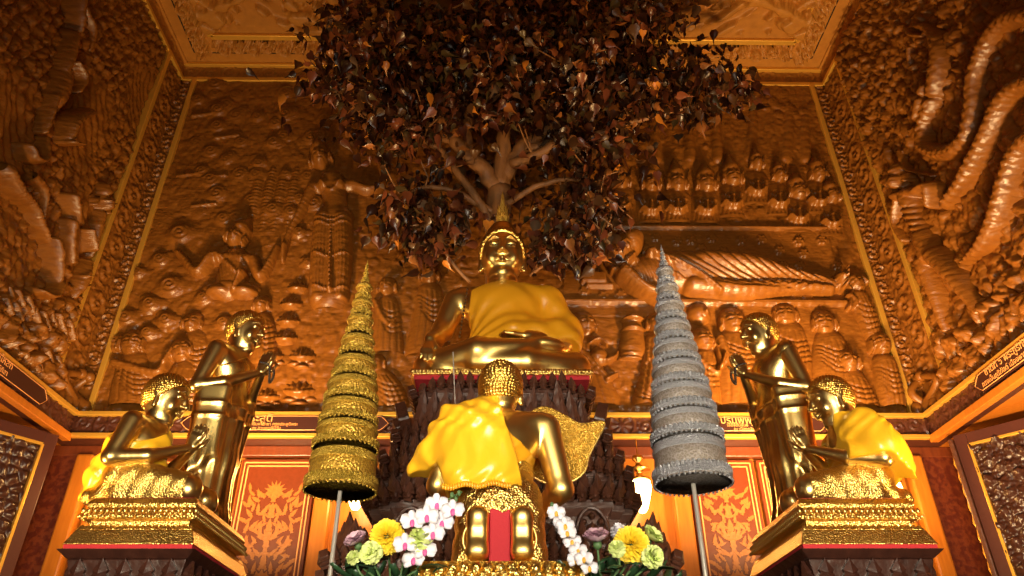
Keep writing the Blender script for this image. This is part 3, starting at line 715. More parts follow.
def kneeling(loc, rz, label, cloth_mat, wrap, name='kneeling_disciple_statue'):
    root = empty(name, loc, rz, scale=.94); tag(root, label, 'statue', 'kneeling disciples with joined palms')
    lo, hi = (-.36, -.42, -.01), (.36, .46, .90); h = .0062
    def trunk(g, t=0):
        g.ell((0, .12, .19), (.175 + t, .16 + t, .15 + t), k=.05)
        g.cap((0, .13, .20), (0, .12, .37), .115 + t, .135 + t, .05)
        g.ell((0, .115, .41), (.175 + t, .115 + t, .11 + t), k=.05)
        g.cap((-.155, .12, .455), (.155, .12, .455), .06 + t, .06 + t, .05)
    g = SDF(lo, hi, h); trunk(g)
    for q in (1, -1):
        g.cap((.09 * q, .12, .14), (.13 * q, -.26, .085), .118, .075, .03)
        g.chain([(.14 * q, -.27, .06), (.12 * q, .10, .055), (.09 * q, .25, .045)], [.058, .055, .035], .02)
        g.ell((.09 * q, .29, .035), (.035, .05, .03), k=.02)
        g.chain([(.185 * q, .12, .45), (.235 * q, .16, .225), (.15 * q, .0, .26), (.025 * q, -.155, .35)], [.064, .048, .042, .025], .015)
    wai_hands(g, (0, -.16, .35), .092)
    hc = np.array((0, .05, .665)); S = .158
    R = disciple_head(g, hc, S, .22)
    X, Y, Z = g.XYZ()
    body_obj('body', g.V, g, GOLD_DK, root)
    hair_part(hc, R, S, root, GOLD_HAIR)
    # embossed lower garment
    gl = SDF(lo, (.36, .46, .30), h)
    gl.ell((0, .12, .19), (.178, .163, .15), k=.05)
    for q in (1, -1):
        gl.cap((.09 * q, .12, .14), (.13 * q, -.25, .085), .118, .077, .03)
        gl.chain([(.13 * q, -.24, .06), (.12 * q, .10, .055), (.09 * q, .28, .045)], [.06, .062, .045], .03)
    gl.box((-.16, -.2, 0), (.16, .24, .09), .03, .04)
    X, Y, Z = gl.XYZ(); pl = .0025 * np.sin(Y * 60 + Z * 30 + 0 * X)
    body_obj('lower_garment', np.maximum(gl.V - .005 - pl, np.maximum(Z - .29, -.27 - Y * 1 + 0 * Z) + 0 * X).astype(np.float32), gl, GOLD_PAT, root)
    # shoulder cloth
    gc = SDF((-.40, -.42, -.01), (.40, .52, .72), .0065); gc.marg = .07; trunk(gc, .004)
    if wrap:      # cloth over both shoulders and arms, falling behind
        for q in (1, -1):
            gc.chain([(.185 * q, .12, .45), (.245 * q, .17, .27), (.17 * q, .03, .27)], [.075, .085, .07], .06)
        gc.cap((0, .10, .48), (0, .07, .56), .085, .075, .05)
        gc.chain([(.20, .15, .38), (.20, .25, .22), (.18, .29, .08)], [.09, .065, .04], .06); gc.chain([(-.20, .15, .38), (-.20, .25, .22), (-.18, .29, .06)], [.085, .065, .04], .06)
        gc.chain([(0, .18, .38), (0, .28, .24)], [.11, .07], .08)
        X, Y, Z = gc.XYZ()
        fold = .007 * np.sin((Y * .8 + Z * .45) * 42 + 4.5 * np.sin(Z * 9 + Y * 5) + X * 16) + .004 * np.sin(Y * 70 - Z * 38 + 3 * np.sin(Z * 22))
        low = .235 - .60 * np.clip(Y - .14, 0, 1) + .16 * np.clip(-Y, 0, 1)
        V = np.maximum(gc.V - .010 - fold, region(low - Z + 0 * X, -Y - .015 + (Z - .3) * .12 + 0 * X, Z - .575 + 0 * Y + 0 * X))
    else:
        gc.cap((.17, .12, .455), (.20, .15, .38), .07, .06, .03)
        gc.chain([(.10, .18, .36), (.12, .27, .18), (.12, .31, .05)], [.10, .07, .04], .06); gc.chain([(-.08, .18, .36), (-.08, .27, .18), (-.08, .31, .05)], [.09, .06, .03], .06)
        X, Y, Z = gc.XYZ()
        fold = .006 * np.sin((X * .7 + Z) * 55 + 3 * np.sin(Y * 12)) + .003 * np.sin(Y * 90 + Z * 60)
        edge = (-X * .75 + Z - .46) * .8 - .12 * np.clip(Y - .05, 0, 1)     # over the far shoulder only
        V = np.maximum(gc.V - .008 - fold, region(edge + 0 * Y, .20 - .9 * np.clip(Y - .14, 0, 1) - Z + 0 * X, Z - .60 + 0 * Y + 0 * X))
    body_obj('shoulder_cloth', V.astype(np.float32), gc, cloth_mat, root)
    return root
def standing(loc, rz, label, name='standing_disciple_statue'):
    root = empty(name, loc, rz); tag(root, label, 'statue', 'standing disciples with joined palms')
    lo, hi = (-.34, -.34, -.01), (.34, .30, 1.50); h = .0072
    g = SDF(lo, hi, h)
    for q in (1, -1):
        g.cap((.07 * q, .04, .06), (.07 * q, .02, .68), .055, .085, .03)
        g.ell((.075 * q, -.02, .025), (.045, .10, .03), k=.02)
    g.ell((0, .03, .74), (.145, .115, .14), k=.05); g.cap((0, .03, .78), (0, .03, .98), .112, .13, .05)
    g.ell((0, .025, 1.04), (.17, .11, .11), k=.05); g.cap((-.15, .03, 1.10), (.15, .03, 1.10), .058, .058, .05)
    for q in (1, -1):
        g.chain([(.18 * q, .03, 1.09), (.225 * q, .08, .82), (.16 * q, -.06, .86), (.025 * q, -.185, .97)], [.06, .045, .04, .025], .015)
    wai_hands(g, (0, -.19, .97), .095)
    hc = np.array((0, -.03, 1.30)); S = .148
    R = disciple_head(g, hc, S, .12)
    body_obj('body', g.V, g, GOLD_DK, root)
    hair_part(hc, R, S, root, GOLD_HAIR)
    # long gown with a sheet hanging from the forearms
    g2 = SDF(lo, (.34, .34, 1.25), h); g2.marg = .05
    g2.chain([(0, .03, .72), (0, .03, .40), (0, .03, .06)], [.155, .145, .165], .05)
    g2.ell((0, .03, .06), (.20, .17, .06), k=.05)
    g2.ell((0, .03, .76), (.15, .12, .14), k=.05); g2.cap((0, .03, .80), (0, .03, .98), .117, .137, .05)
    g2.ell((0, .025, 1.04), (.173, .115, .11), k=.05); g2.cap((.12, .03, 1.10), (.17, .03, 1.10), .064, .064, .04)
    for q in (1, -1):
        for t in np.linspace(0, 1, 7):
            x = q * (.20 - .05 * t); y = .06 - .14 * t; g2.cap((x, y, .82), (x * .85, y * .7, .30 + .12 * t), .030, .018, .03)
    X, Y, Z = g2.XYZ()
    th = np.arctan2(X, -(Y - .03) + 0 * X)
    fold = .004 * np.sin(th * 14) * np.clip((.75 - Z) * 3, 0, 1) + .007 * np.exp(-((Z - .74 - .12 * X) / .012) ** 2) + .007 * np.exp(-((Z - .66 - .12 * X) / .012) ** 2)
    fold = fold + .006 * np.exp(-((np.abs(X) - .03 - .06 * (.8 - Z)) / .012) ** 2) * (Z < .64)
    edge = ((-X * .9 + (Z - 1.10)) * .7) * (Z > .78)                       # bare right shoulder
    V = np.maximum(g2.V - .006 - fold, region(edge + 0 * Y - .02, Z - 1.18 + 0 * X + 0 * Y))
    body_obj('long_robe', V.astype(np.float32), g2, GOLD, root)
    beads([(.028, -.19, 1.05), (.03, -.26, 1.02), (.025, -.275, .96), (.0, -.27, .91), (-.025, -.275, .96), (-.03, -.26, 1.02), (-.028, -.19, 1.05)], .009, 30, EYEM, root)
    return root
# ---- side pedestals
def pedestal(u0, u1, vtop, y0, y1, zt, label, sx):
    x0, x1 = at(u0, vtop, y0).x, at(u1, vtop, y0).x; cx = (x0 + x1) / 2; w = (x1 - x0) / 2; cy = (y0 + y1) / 2; d = (y1 - y0) / 2
    e = empty('disciple_pedestal', (cx, cy, 0)); tag(e, label, 'pedestal', 'stepped pedestals of the disciples')
    z = zt; b = MB()
    def lay(b, t, e0, e1, z): b.frustum((-w - e1, -d - e1), (w + e1, d + e1), (-w - e0, -d - e0), (w + e0, d + e0), z - t, z); return z - t
    z = lay(b, .035, .0, .02, z); z = lay(b, .018, .02, .012, z); z = lay(b, .035, -.005, .0, z); z = lay(b, .02, .02, .02, z)
    z = lay(b, .035, -.01, -.01, z); z = lay(b, .02, .02, .03, z); z = lay(b, .075, .030, .058, z); 
    zg = z
    b.build('gold_mouldings', GOLD_PAT, e, bevel=.004)
    dr = MB()
    for (zz, ex, r) in ((zt - .07, .022, .012), (zt - .15, .012, .011), (zt - .10, .03, .008)):
        n = int((w + ex) * 2 / .028)
        for i in range(n + 1):
            dr.sphere((-w - ex + 2 * (w + ex) * i / n, -d - ex, zz), (.011, .012, r * 1.3), 6, 4)
        n = int((d + ex) * 2 / .028)
        for i in range(n + 1):
            for q in (-1, 1): dr.sphere((q * (w + ex), -d - ex + 2 * (d + ex) * i / n, zz), (.012, .011, r * 1.3), 6, 4)
    dr.build('bead_rows', GOLD_B, e, True)['kind'] = 'stuff'
    r = MB(); r.box((-w - .052, -d - .052, zg - .022), (w + .052, d + .052, zg)); r.build('red_band', RED, e)
    r = MB(); r.box((-w + .02, -d + .02, zt), (w - .02, d - .02, zt + .006)); r.build('red_cloth', RED, e)
    b = MB(); z = zg - .022; b.frustum((-w - .03, -d - .03), (w + .03, d + .03), (-w - .075, -d - .075), (w + .075, d + .075), z - .04, z)
    b.frustum((-w - .0, -d - .0), (w + .0, d + .0), (-w - .03, -d - .03), (w + .03, d + .03), z - .16, z - .04)
    b.box((-w + .02, -d + .02, .3), (w - .02, d - .02, z - .16)); b.frustum((-w - .15, -d - .15), (w + .15, d + .15), (-w + .02, -d + .02), (w - .02, d - .02), 0, .3)
    k = b.build('dark_plinth', WOOD_BLK, e, bevel=.006)
    lf = MB()
    def ring(zz, ex, hh, ww, tilt):
        for side, (ax, L, off) in enumerate((('x', w + ex, -d - ex), ('y', d + ex, w + ex), ('y', d + ex, -w - ex))):
            n = max(3, int(L * 2 / ww))
            for i in range(n):
                t = -L + 2 * L * (i + .5) / n
                if ax == 'x': M = Matrix.Translation((t, off, zz)) @ Matrix.Rotation(-tilt, 4, 'X')
                else: M = Matrix.Translation((off, t, zz)) @ Matrix.Rotation(math.pi / 2 * (1 if off > 0 else -1), 4, 'Z') @ Matrix.Rotation(-tilt, 4, 'X')
                lf.prism(flame(hh, ww * .95), .03, M, .02)
    ring(z - .155, .015, .12, .10, -.12); ring(z - .30, .0, .13, .09, 0); ring(z - .46, .0, .13, .09, 0)
    lf.build('carved_leaf_rows', WOOD_BLK, e)['kind'] = 'stuff'
    return e, cx
ZP = 2.575
PL, cxl = pedestal(90, 193, 513, 3.72, 4.50, ZP, 'stepped gold and dark wood pedestal under the two disciples on the left', -1)
PR, cxr = pedestal(803, 912, 515, 3.72, 4.50, ZP, 'stepped gold and dark wood pedestal under the two disciples on the right', 1)
zt = ZP + .006
kneeling((at(146, 513, 3.96).x, 3.96, zt), math.radians(90), 'kneeling golden disciple facing right on the left pedestal, yellow cloth over one shoulder', SATIN, False)
kneeling((at(850, 515, 3.96).x, 3.96, zt), math.radians(-90), 'kneeling golden disciple facing left on the right pedestal, wrapped in a yellow satin cloth', SATIN, True)
standing((at(203, 513, 4.40).x, 4.40, zt), math.radians(78), 'standing golden disciple with joined palms on the left pedestal, facing right')
standing((at(800, 515, 4.40).x, 4.40, zt), math.radians(-78), 'standing golden disciple with joined palms on the right pedestal, facing left')

# ------------------------------------------------------------------ kneeling disciple in front, seen from behind
FY = 3.0
fz = at(500, 560, FY - .34).z
fx = at(500, 500, FY).x
front = empty('kneeling_disciple_statue', (fx, FY, fz), math.pi, scale=.92)
tag(front, 'golden disciple kneeling with its back to the camera, yellow satin over one shoulder', 'statue')
def make_front(root):
    lo, hi = (-.36, -.40, -.01), (.36, .42, 1.02); h = .0062
    def trunk(g, t=0):
        g.ell((0, .10, .26), (.155 + t, .16 + t, .16 + t), k=.05); g.cap((0, .08, .30), (0, .05, .52), .125 + t, .145 + t, .05)
        g.ell((0, .05, .585), (.195 + t, .12 + t, .12 + t), k=.05); g.cap((-.17, .05, .655), (.17, .05, .655), .065 + t, .065 + t, .05)
    g = SDF(lo, hi, h); trunk(g)
    for q in (1, -1):
        g.cap((.07 * q, .10, .19), (.10 * q, -.26, .10), .105, .08, .03)
        g.chain([(.10 * q, -.27, .06), (.09 * q, .10, .06), (.085 * q, .24, .075)], [.06, .06, .04], .02)
        # upright soles, toes on the ground
        g.box((.088 * q - .044, .235, .02), (.088 * q + .044, .30, .215), .028, .012); g.ell((.088 * q, .285, .185), (.040, .030, .042), k=.02); g.ell((.088 * q, .285, .055), (.042, .028, .035), k=.02)
        for i in range(5): g.cap(((.058 + .0125 * i) * q, .275, .028), ((.058 + .0125 * i) * q, .245, .016), .0085, .0075, .004)
    # right arm (right in the picture): elbow out, forearm forward
    g.chain([(-.205, .05, .645), (-.265, .06, .36), (-.20, -.10, .33), (-.10, -.20, .42)], [.068, .055, .045, .03], .015)
    g.chain([(.205, .05, .645), (.27, .05, .38), (.20, -.10, .36), (.06, -.20, .42)], [.068, .05, .045, .03], .015)
    finger_hand(g, (-.10, -.20, .42), (.6, -.2, .5), (0, -.5, .6), .085, .6)
    finger_hand(g, (.06, -.20, .42), (-.6, -.2, .5), (0, -.5, .6), .085, .6)
    hc = np.array((0, .02, .845)); S = .137
    R = disciple_head(g, hc, S, .10)
    body_obj('body', g.V, g, GOLD_B, root)
    hair_part(hc, R, S, root, GOLD_HAIR)
    gl = SDF(lo, (.36, .42, .48), h)
    gl.ell((0, .10, .26), (.158, .163, .16), k=.05); gl.cap((0, .08, .30), (0, .06, .44), .130, .140, .05)
    for q in (1, -1):
        gl.cap((.07 * q, .10, .19), (.10 * q, -.26, .10), .107, .083, .03); gl.chain([(.10 * q, -.26, .06), (.10 * q, .10, .07), (.10 * q, .20, .06)], [.065, .07, .055], .03)
        gl.cap((.11 * q, .15, .30), (.145 * q, .21, .02), .05, .038, .06)
    X, Y, Z = gl.XYZ()
    pat = .0035 * np.exp(-((np.abs(Z - .43) - .012) / .004) ** 2) + .003 * np.sin(X * 80) * np.sin(Z * 80)
    body_obj('lower_garment', np.maximum(gl.V - .007 - pat - 0 * Y, Z - .455 + .02 * X + 0 * Y).astype(np.float32), gl, GOLD_PAT, root)
    # satin drape over the left shoulder and back
    gc = SDF((-.38, -.30, .18), (.52, .42, .85), .0062); gc.marg = .09; trunk(gc, .006)
    gc.chain([(.19, .06, .655), (.22, .08, .50), (.18, .12, .38)], [.085, .085, .07], .08)
    gc.chain([(.20, .10, .63), (.30, .05, .56), (.385, -.02, .48)], [.05, .03, .02], .07)
    gc.chain([(.26, .06, .54), (.28, .02, .47), (.36, -.02, .46)], [.05, .03, .018], .06)
    gc.cap((.10, .15, .60), (.14, .19, .38), .09, .10, .10); gc.cap((-.05, .14, .58), (-.04, .18, .40), .09, .08, .08)
    gc.cap((.05, .05, .70), (.02, .06, .78), .09, .05, .05)
    X, Y, Z = gc.XYZ()
    fold = .010 * np.sin((X * 1.0 - (Z - .5) * .75) * 34 + 2.2 * np.sin(Z * 14)) + .004 * np.sin(X * 70 + Z * 34 + 3 * np.sin(Z * 20))
    low = .315 + .135 * np.clip((X - .225) * 22, 0, 1) + .006 * np.sin(X * 55) - .03 * np.clip(X, 0, .2)
    diag = (-X - .005 - .42 * (Z - .55) * 0) - .0
    right = -(X + .045 + .05 * np.sin(Z * 6)) 
    V = np.maximum(gc.V - .010 - fold, region(low - Z + 0 * Y, right + 0 * Y, Z - .785 + 0 * X + 0 * Y, -Y - .12 + 0 * X + 0 * Z))
    cl = body_obj('satin_drape', V.astype(np.float32), gc, SATIN, root)
    # under sash across the back, up to the right flank
    gs = SDF((-.36, -.3, .28), (.36, .42, .80), .0065); gs.marg = .07; trunk(gs, .003)
    X, Y, Z = gs.XYZ(); fold = .004 * np.sin((X + Z * 1.4) * 60)
    V = np.maximum(gs.V - .007 - fold + 0 * Y, region(.43 - Z + 0 * X + 0 * Y, (Z - .60 - (X) * .75) * .8 + 0 * Y, X - .1 + 0 * Y + 0 * Z))
    body_obj('sash', V.astype(np.float32), gs, SATIN_OR, root)
    fr = MB()
    for i in range(26):
        x = -.04 + .27 * i / 25; fr.sphere((x, .315 - .12 * max(0, x - .1), .305 + .006 * math.sin(x * 55) - .03 * max(0, min(x, .2))), (.007, .007, .014), 6, 4)
    fr.build('fringe', SATIN_OR, cl, True)['kind'] = 'stuff'
    for q in (-1, 1):
        rg = MB(); rg.tube([(q * (.118 + .026 * math.sin(t)), .27, .10 + .05 * math.cos(t)) for t in [i * math.pi / 10 for i in range(11)]], .006, 8); rg.build('ankle_ring', GOLD_B, root, True)
    rb = MB(); rb.box((-.042, .24, .0), (.042, .262, .225)); rb.build('red_cloth_strip', RED, root, bevel=.008)
make_front(front)
# leaf fan held in front of it
fan = empty('leaf_fan', (fx + .19, FY + .14, fz + .56)); tag(fan, 'golden pointed leaf-shaped fan beside the shoulder of the disciple seen from behind', 'fan')
def make_fan():
    ol = smooth_curve([(-.10, -.02), (-.08, .14), (.00, .205), (.10, .165), (.17, .125), (.275, .135), (.245, .06), (.20, -.02), (.17, -.10), (.08, -.15), (0, -.14), (-.07, -.10)], 5)
    ol = [(p[0], p[1]) for p in ol][::-1]
    n = len(ol); c = (.07, .02); V = []; Fc = []
    K = 8
    for s in (-1, 1):
        for k in range(K + 1):
            for (x, z) in ol:
                t = k / K; xx = c[0] + (x - c[0]) * t; zz = c[1] + (z - c[1]) * t
                rib = .004 * math.sin((zz * .92 - xx * .35) * 190) * (t < .93)
                V.append((xx, s * (.007 + .012 * (1 - t * t)) + s * rib, zz))
    off = (K + 1) * n
    for s in (0, 1):
        for k in range(K):
            for i in range(n):
                a = s * off + k * n + i; b = s * off + k * n + (i + 1) % n; q = (a, b, b + n, a + n); Fc.append(q if s else q[::-1])
    for i in range(n): Fc.append((K * n + i, K * n + (i + 1) % n, off + K * n + (i + 1) % n, off + K * n + i))
    MB().add(V, Fc).build('leaf_blade', GOLD_GLIT, fan)
    MB().tube([(x, 0, z) for x, z in ol] + [(ol[0][0], 0, ol[0][1])], .006, 8).build('rim', GOLD_B, fan, True)
    MB().tube([(.02, 0, -.14), (-.01, 0, -.28), (-.06, .05, -.42)], .012, 8).build('handle', GOLD_B, fan, True)
make_fan()
# its pedestal
fp = empty('front_pedestal', (fx, FY, 0)); tag(fp, 'golden lotus pedestal under the disciple seen from behind', 'pedestal')
def make_fp():
    w, d = .285, .34; z = fz
    b = MB(); b.box((-w, -d, z - .05), (w, d, z - .002)); b.frustum((-w - .05, -d - .05), (w + .05, d + .05), (-w + .0, -d), (w, d), z - .20, z - .05)
    b.box((-w - .07, -d - .07, z - .26), (w + .07, d + .07, z - .20)); b.build('gold_block', GOLD_GLIT, fp, bevel=.006)
    p = MB()
    for zz, ex, r in ((z - .03, .0, .026), (z - .05, -.004, .022)):
        for q in (-1, 1):
            n = 14 if r > .024 else 15
            for i in range(n + 1): p.sphere((-w + 2 * w * i / n, q * (d + ex), zz), (.021, .018, r), 10, 6)
            for i in range(17): p.sphere((q * (w + ex), -d + 2 * d * i / 16, zz), (.018, .021, r), 10, 6)
    for q in (-1, 1):
        for i in range(10):
            x = -w - .03 + (2 * w + .06) * (i + .5) / 10
            p.prism(flame(.11, .06), .02, Matrix.Translation((x, q * (d + .04), z - .19)) @ Matrix.Rotation(0 if q < 0 else math.pi, 4, 'Z'), .02)
    p.build('lotus_petals', GOLD_PAT, fp, True)['kind'] = 'stuff'
    MB().box((-w - .02, -d - .02, 1.50), (w + .02, d + .02, z - .26)).build('red_block', RED, fp)
make_fp()
tb = empty('offering_table', (fx, FY, 0)); tag(tb, 'dark wooden offering table carrying the front pedestal and the flowers', 'table')
MB().box((-1.35, -.55, 1.43), (1.35, .5, 1.50)).build('tabletop', WOOD_DK, tb, bevel=.01)
for sx in (-1, 1):
    for sy in (-1, 1): MB().frustum((sx * 1.25 - .05, sy * .45 - .05), (sx * 1.25 + .05, sy * .45 + .05), (sx * 1.25 - .07, sy * .45 - .07), (sx * 1.25 + .07, sy * .45 + .07), 0, 1.43).build('leg', WOOD_DK, tb)
# ------------------------------------------------------------------ the carved altar
AY = 5.75
altar = empty('carved_altar', (BX, AY, 0)); tag(altar, 'tall dark carved wooden altar in rising tiers beneath the large seated Buddha', 'altar')
def tier(z0, z1, w, d0, kind, lean=0.0, w2=None):
    """one tier: redented box between z0..z1, half width w, front face at y=-d0 (local), back at +.75"""
    b = MB(); bk = .60; w2 = w2 or w
    H = z1 - z0
    for i, (dw, dd) in enumerate(((0, .16), (.07, .08), (.15, 0))):
        def q(e, za, zb, ea=None):
            ea = e if ea is None else ea
            b.frustum((-w + dw - e, -d0 + dd - e), (w - dw + e, bk), (-w + dw - ea, -d0 + dd - ea), (w - dw + ea, bk), za, zb)
        q(-.03, z0, z1)
        q(.0, z1 - .05, z1); q(-.03, z1 - .10, z1 - .05, .0); q(.0, z0, z0 + .04)
    t = b.build('tier', WOOD_DK, altar, bevel=.005)
    lf = MB(); rnd = random.Random(int(z0 * 100))
    def row(zz, hh, ww, tilt, off, side=True, th=.05):
        spans = [('f', -(w - .15), w - .15, -d0), ('f', -(w - .07), -(w - .15), -d0 + .08), ('f', w - .15, w - .07, -d0 + .08), ('f', -w, -(w - .07), -d0 + .16), ('f', w - .07, w, -d0 + .16)]
        for (s, a, c, y) in spans:
            n = max(1, round((c - a) / ww))
            for i in range(n):
                x = a + (c - a) * (i + .5) / n; h_ = hh * (1 + .12 * math.sin(x * 17))
                M = Matrix.Translation((x, y - off, zz)) @ Matrix.Rotation(tilt, 4, 'X') @ Matrix.Rotation(.12 * math.sin(x * 9), 4, 'Y')
                lf.prism(flame(h_, ww * 1.05, 4), th, M, .025)
                # curled bud in the leaf's heart
                lf.sphere(M @ Vector((0, -th * .7, h_ * .32)), (ww * .20, .02, h_ * .16), 7, 5)
        if side:
            for sx in (-1, 1):
                n = int((d0 + .5) / ww)
                for i in range(n):
                    y = -d0 + .16 + (d0 + .4) * (i + .3) / n
                    M = Matrix.Translation((sx * (w + off), y, zz)) @ Matrix.Rotation(sx * math.pi / 2, 4, 'Z') @ Matrix.Rotation(tilt, 4, 'X')
                    lf.prism(flame(hh, ww * 1.05, 4), th, M, .025)
    if kind == 'big':
        row(z0 + .0, H * .95, .13, .30, .03, th=.08); row(z0 + .02, H * .55, .09, .34, .09, th=.05); row(z1 - .02, .13, .08, .38, .02)
    elif kind == 'leaf':
        row(z0 + .02, H * .85, .085, .22, .02); row(z1 - .03, .12, .065, .35, .025); row(z0 + .0, H * .45, .06, .28, .05, th=.03)
    elif kind == 'arch':
        row(z1 - .02, .12, .08, .25, .01)
        row(z0, H * .35, .06, .25, .03, th=.03)
        for i in range(5):
            x = (i - 2) * (2 * w - .3) / 5; r = (w - .2) / 6.4
            pts = [(x + r * math.cos(t), -d0 - .01, z0 + .05 + H * .62 * math.sin(t)) for t in [k * math.pi / 10 for k in range(11)]]
            lf.tube(pts, .012, 6)
            lf.sphere((x, -d0 + .01, z0 + H * .28), (r * .5, .04, H * .2), 10, 6)
            for k in range(5): lf.sphere((x + r * .72 * math.cos(k * math.pi / 4), -d0, z0 + .05 + H * .45 * math.sin(k * math.pi / 4)), (.022, .03, .022), 7, 5)
    elif kind == 'plain':
        row(z0 + .02, H * .55, .07, .1, .0, th=.03)
    o = lf.build('leaf_ornament', WOOD_DK, t); o['kind'] = 'stuff'
    return t
bt = bz - .095
TI = [(bt, .62, .44, 'x'), (bt - .07, .66, .50, 'big'), (bt - .48, .74, .66, 'leaf'), (bt - .70, .79, .82, 'leaf'), (bt - .86, .82, .96, 'leaf'), (bt - 1.10, .85, 1.10, 'arch'), (bt - 1.38, .92, 1.26, 'leaf'), (bt - 1.52, .98, 1.42, 'leaf'), (bt - 1.80, 1.0, 1.50, 'leaf'), (bt - 2.0, 1.05, 1.52, 'plain')]
for i in range(len(TI)):
    z1, w, d0, kd = TI[i]; z0 = TI[i + 1][0] if i + 1 < len(TI) else 0
    if kd == 'x': tier(z0, z1, w, d0, 'plain')
    elif i + 1 == len(TI): tier(0, z1, w, d0, 'none')
    else: tier(z0, z1, w, d0, kd)
# tall flame leaves standing on the lower corners
for sx in (-1, 1):
    cf = MB()
    for i in range(7):
        t = i / 6; M = Matrix.Translation((sx * (.84 + .17 * t), -1.22 + .18 * t, bt - 1.50)) @ Matrix.Rotation(sx * .25 * t, 4, 'Y') @ Matrix.Rotation(.12, 4, 'X')
        cf.prism(flame(.30 - .05 * abs(i - 2), .10, 5), .05, M, .03)
    cf.build('corner_flame', WOOD_DK, altar)

# ------------------------------------------------------------------ nine tiered ceremonial umbrellas
SILV = mat('silver_tulle', (.26, .21, .17), .5, metal=.35, bump=.8, scale=90, kind='voronoi', col2=(.42, .38, .36), dist=.006, alpha=.82)
SILV_T = mat('silver_lace', (.44, .45, .50), .35, metal=.6, bump=1, scale=150, kind='voronoi', dist=.008)
GBROC = mat('gold_brocade', (.36, .19, .02), .42, metal=.6, bump=1, scale=80, kind='voronoi', col2=(.62, .38, .05), dist=.006)
GLACE = mat('gold_lace', (.62, .41, .06), .35, metal=.75, bump=1, scale=150, kind='voronoi', dist=.008)
STEEL = mat('brushed_steel_pole', (.70, .66, .60), .38, metal=.6)
def chatra(tip, foot, Y, tiers, m, ml, label):
    vt = tiers[0][1]; u_ax = tip[0] + (foot[0] - tip[0]) * (vt - tip[1]) / (foot[1] - tip[1])
    x = at(u_ax, vt, Y).x
    root = empty('tiered_umbrella', (x, Y, 0)); tag(root, label, 'ceremonial umbrella', 'nine tiered ceremonial umbrellas')
    prev = None
    for (v0, v1, hw) in tiers:
        yc = ray(512, v1)[1]; r = hw / F / yc * Y; r = r / (1 + 0)
        zb = at(512, v1, Y - r).z; ztp = at(512, v0, Y - r * .86).z; rt = r * .90
        h = ztp - zb
        prof = [(r, 0), (rt, h), (rt * .55, h + .02), (.008, h + .025), (.008, h + .02), (rt * .55, h + .012), (rt - .006, h - .006), (r - .006, 0), (r, 0)]
        t = MB().lathe(prof, 40, (0, 0, zb)).build('umbrella_tier', m, root, True)
        lc = MB(); n = max(14, int(2 * math.pi * r / .026))
        for k in range(n):
            a = 2 * math.pi * k / n; ca, sa = math.cos(a), math.sin(a)
            w = 2 * math.pi * r / n * .62
            for (rr, zz, hh, up) in ((r + .003, zb + h * .24, h * .22 + .010, -1), (rt + .005, zb + h * .80, h * .16 + .006, -1), (rt + .002, zb + h * .94, h * .10 + .006, 1)):
                lc.sphere((rr * ca, rr * sa, zz), (w * .8 if abs(sa) > .7 else w * .5, w * .8 if abs(ca) > .7 else w * .5, hh * .35), 6, 4)
            lc.sphere(((r + .002) * ca, (r + .002) * sa, zb - .003), (w * .5, w * .5, .008), 5, 4)
        lc.lathe([(r + .001, h * .04), (r + .007, h * .08), (r + .004, h * .26), (r - .002, h * .28)], 40, (0, 0, zb))
        lc.lathe([(rt + .012, h * .74), (rt + .014, h * .80), (rt + .006, h * .98), (rt - .002, h)], 40, (0, 0, zb))
        lc.build('lace_trim', ml, t, True)['kind'] = 'stuff'
    zt = at(512, tiers[-1][0], Y).z; z2 = at(512, tip[1], Y).z; L = z2 - zt
    MB().lathe([(.024, 0), (.03, L * .06), (.014, L * .12), (.022, L * .2), (.012, L * .28), (.02, L * .36), (.010, L * .46), (.015, L * .54), (.007, L * .64), (.010, L * .7), (.004, L * .8), (0, L)], 14, (0, 0, zt)).build('finial', ml, root, True)
    MB().lathe([(.012, 0), (.012, zt + .02)], 12, (0, 0, 0)).build('pole', STEEL, root, True)
    MB().lathe([(.20, 0), (.20, .03), (.05, .06), (.03, .2), (.014, .24)], 24).build('foot_stand', STEEL, root, True)
    return root
Z5 = lambda y: 240 + y / 1.714
chatra((361, 260), (333, 576), 3.85, [(Z5(352), Z5(412), 35), (Z5(305), Z5(340), 31.5), (Z5(268), Z5(299), 28), (Z5(230), Z5(262), 25.5), (Z5(195), Z5(224), 21), (Z5(160), Z5(188), 16.5), (Z5(127), Z5(154), 12.5), (Z5(100), Z5(124), 9.5), (Z5(74), Z5(98), 7)], GBROC, GLACE, 'gold nine-tiered ceremonial umbrella on a slim pole, left of the altar')
Z6 = lambda y: 230 + y / 1.665
chatra((664, 243), (704, 576), 3.75, [(Z6(338), Z6(402), 38), (Z6(293), Z6(332), 35), (Z6(250), Z6(288), 31), (Z6(212), Z6(246), 27), (Z6(178), Z6(208), 22.5), (Z6(145), Z6(174), 18), (Z6(112), Z6(141), 14), (Z6(84), Z6(109), 10.5), (Z6(58), Z6(82), 7.5)], SILV, SILV_T, 'silver nine-tiered ceremonial umbrella on a slim pole, right of the altar')

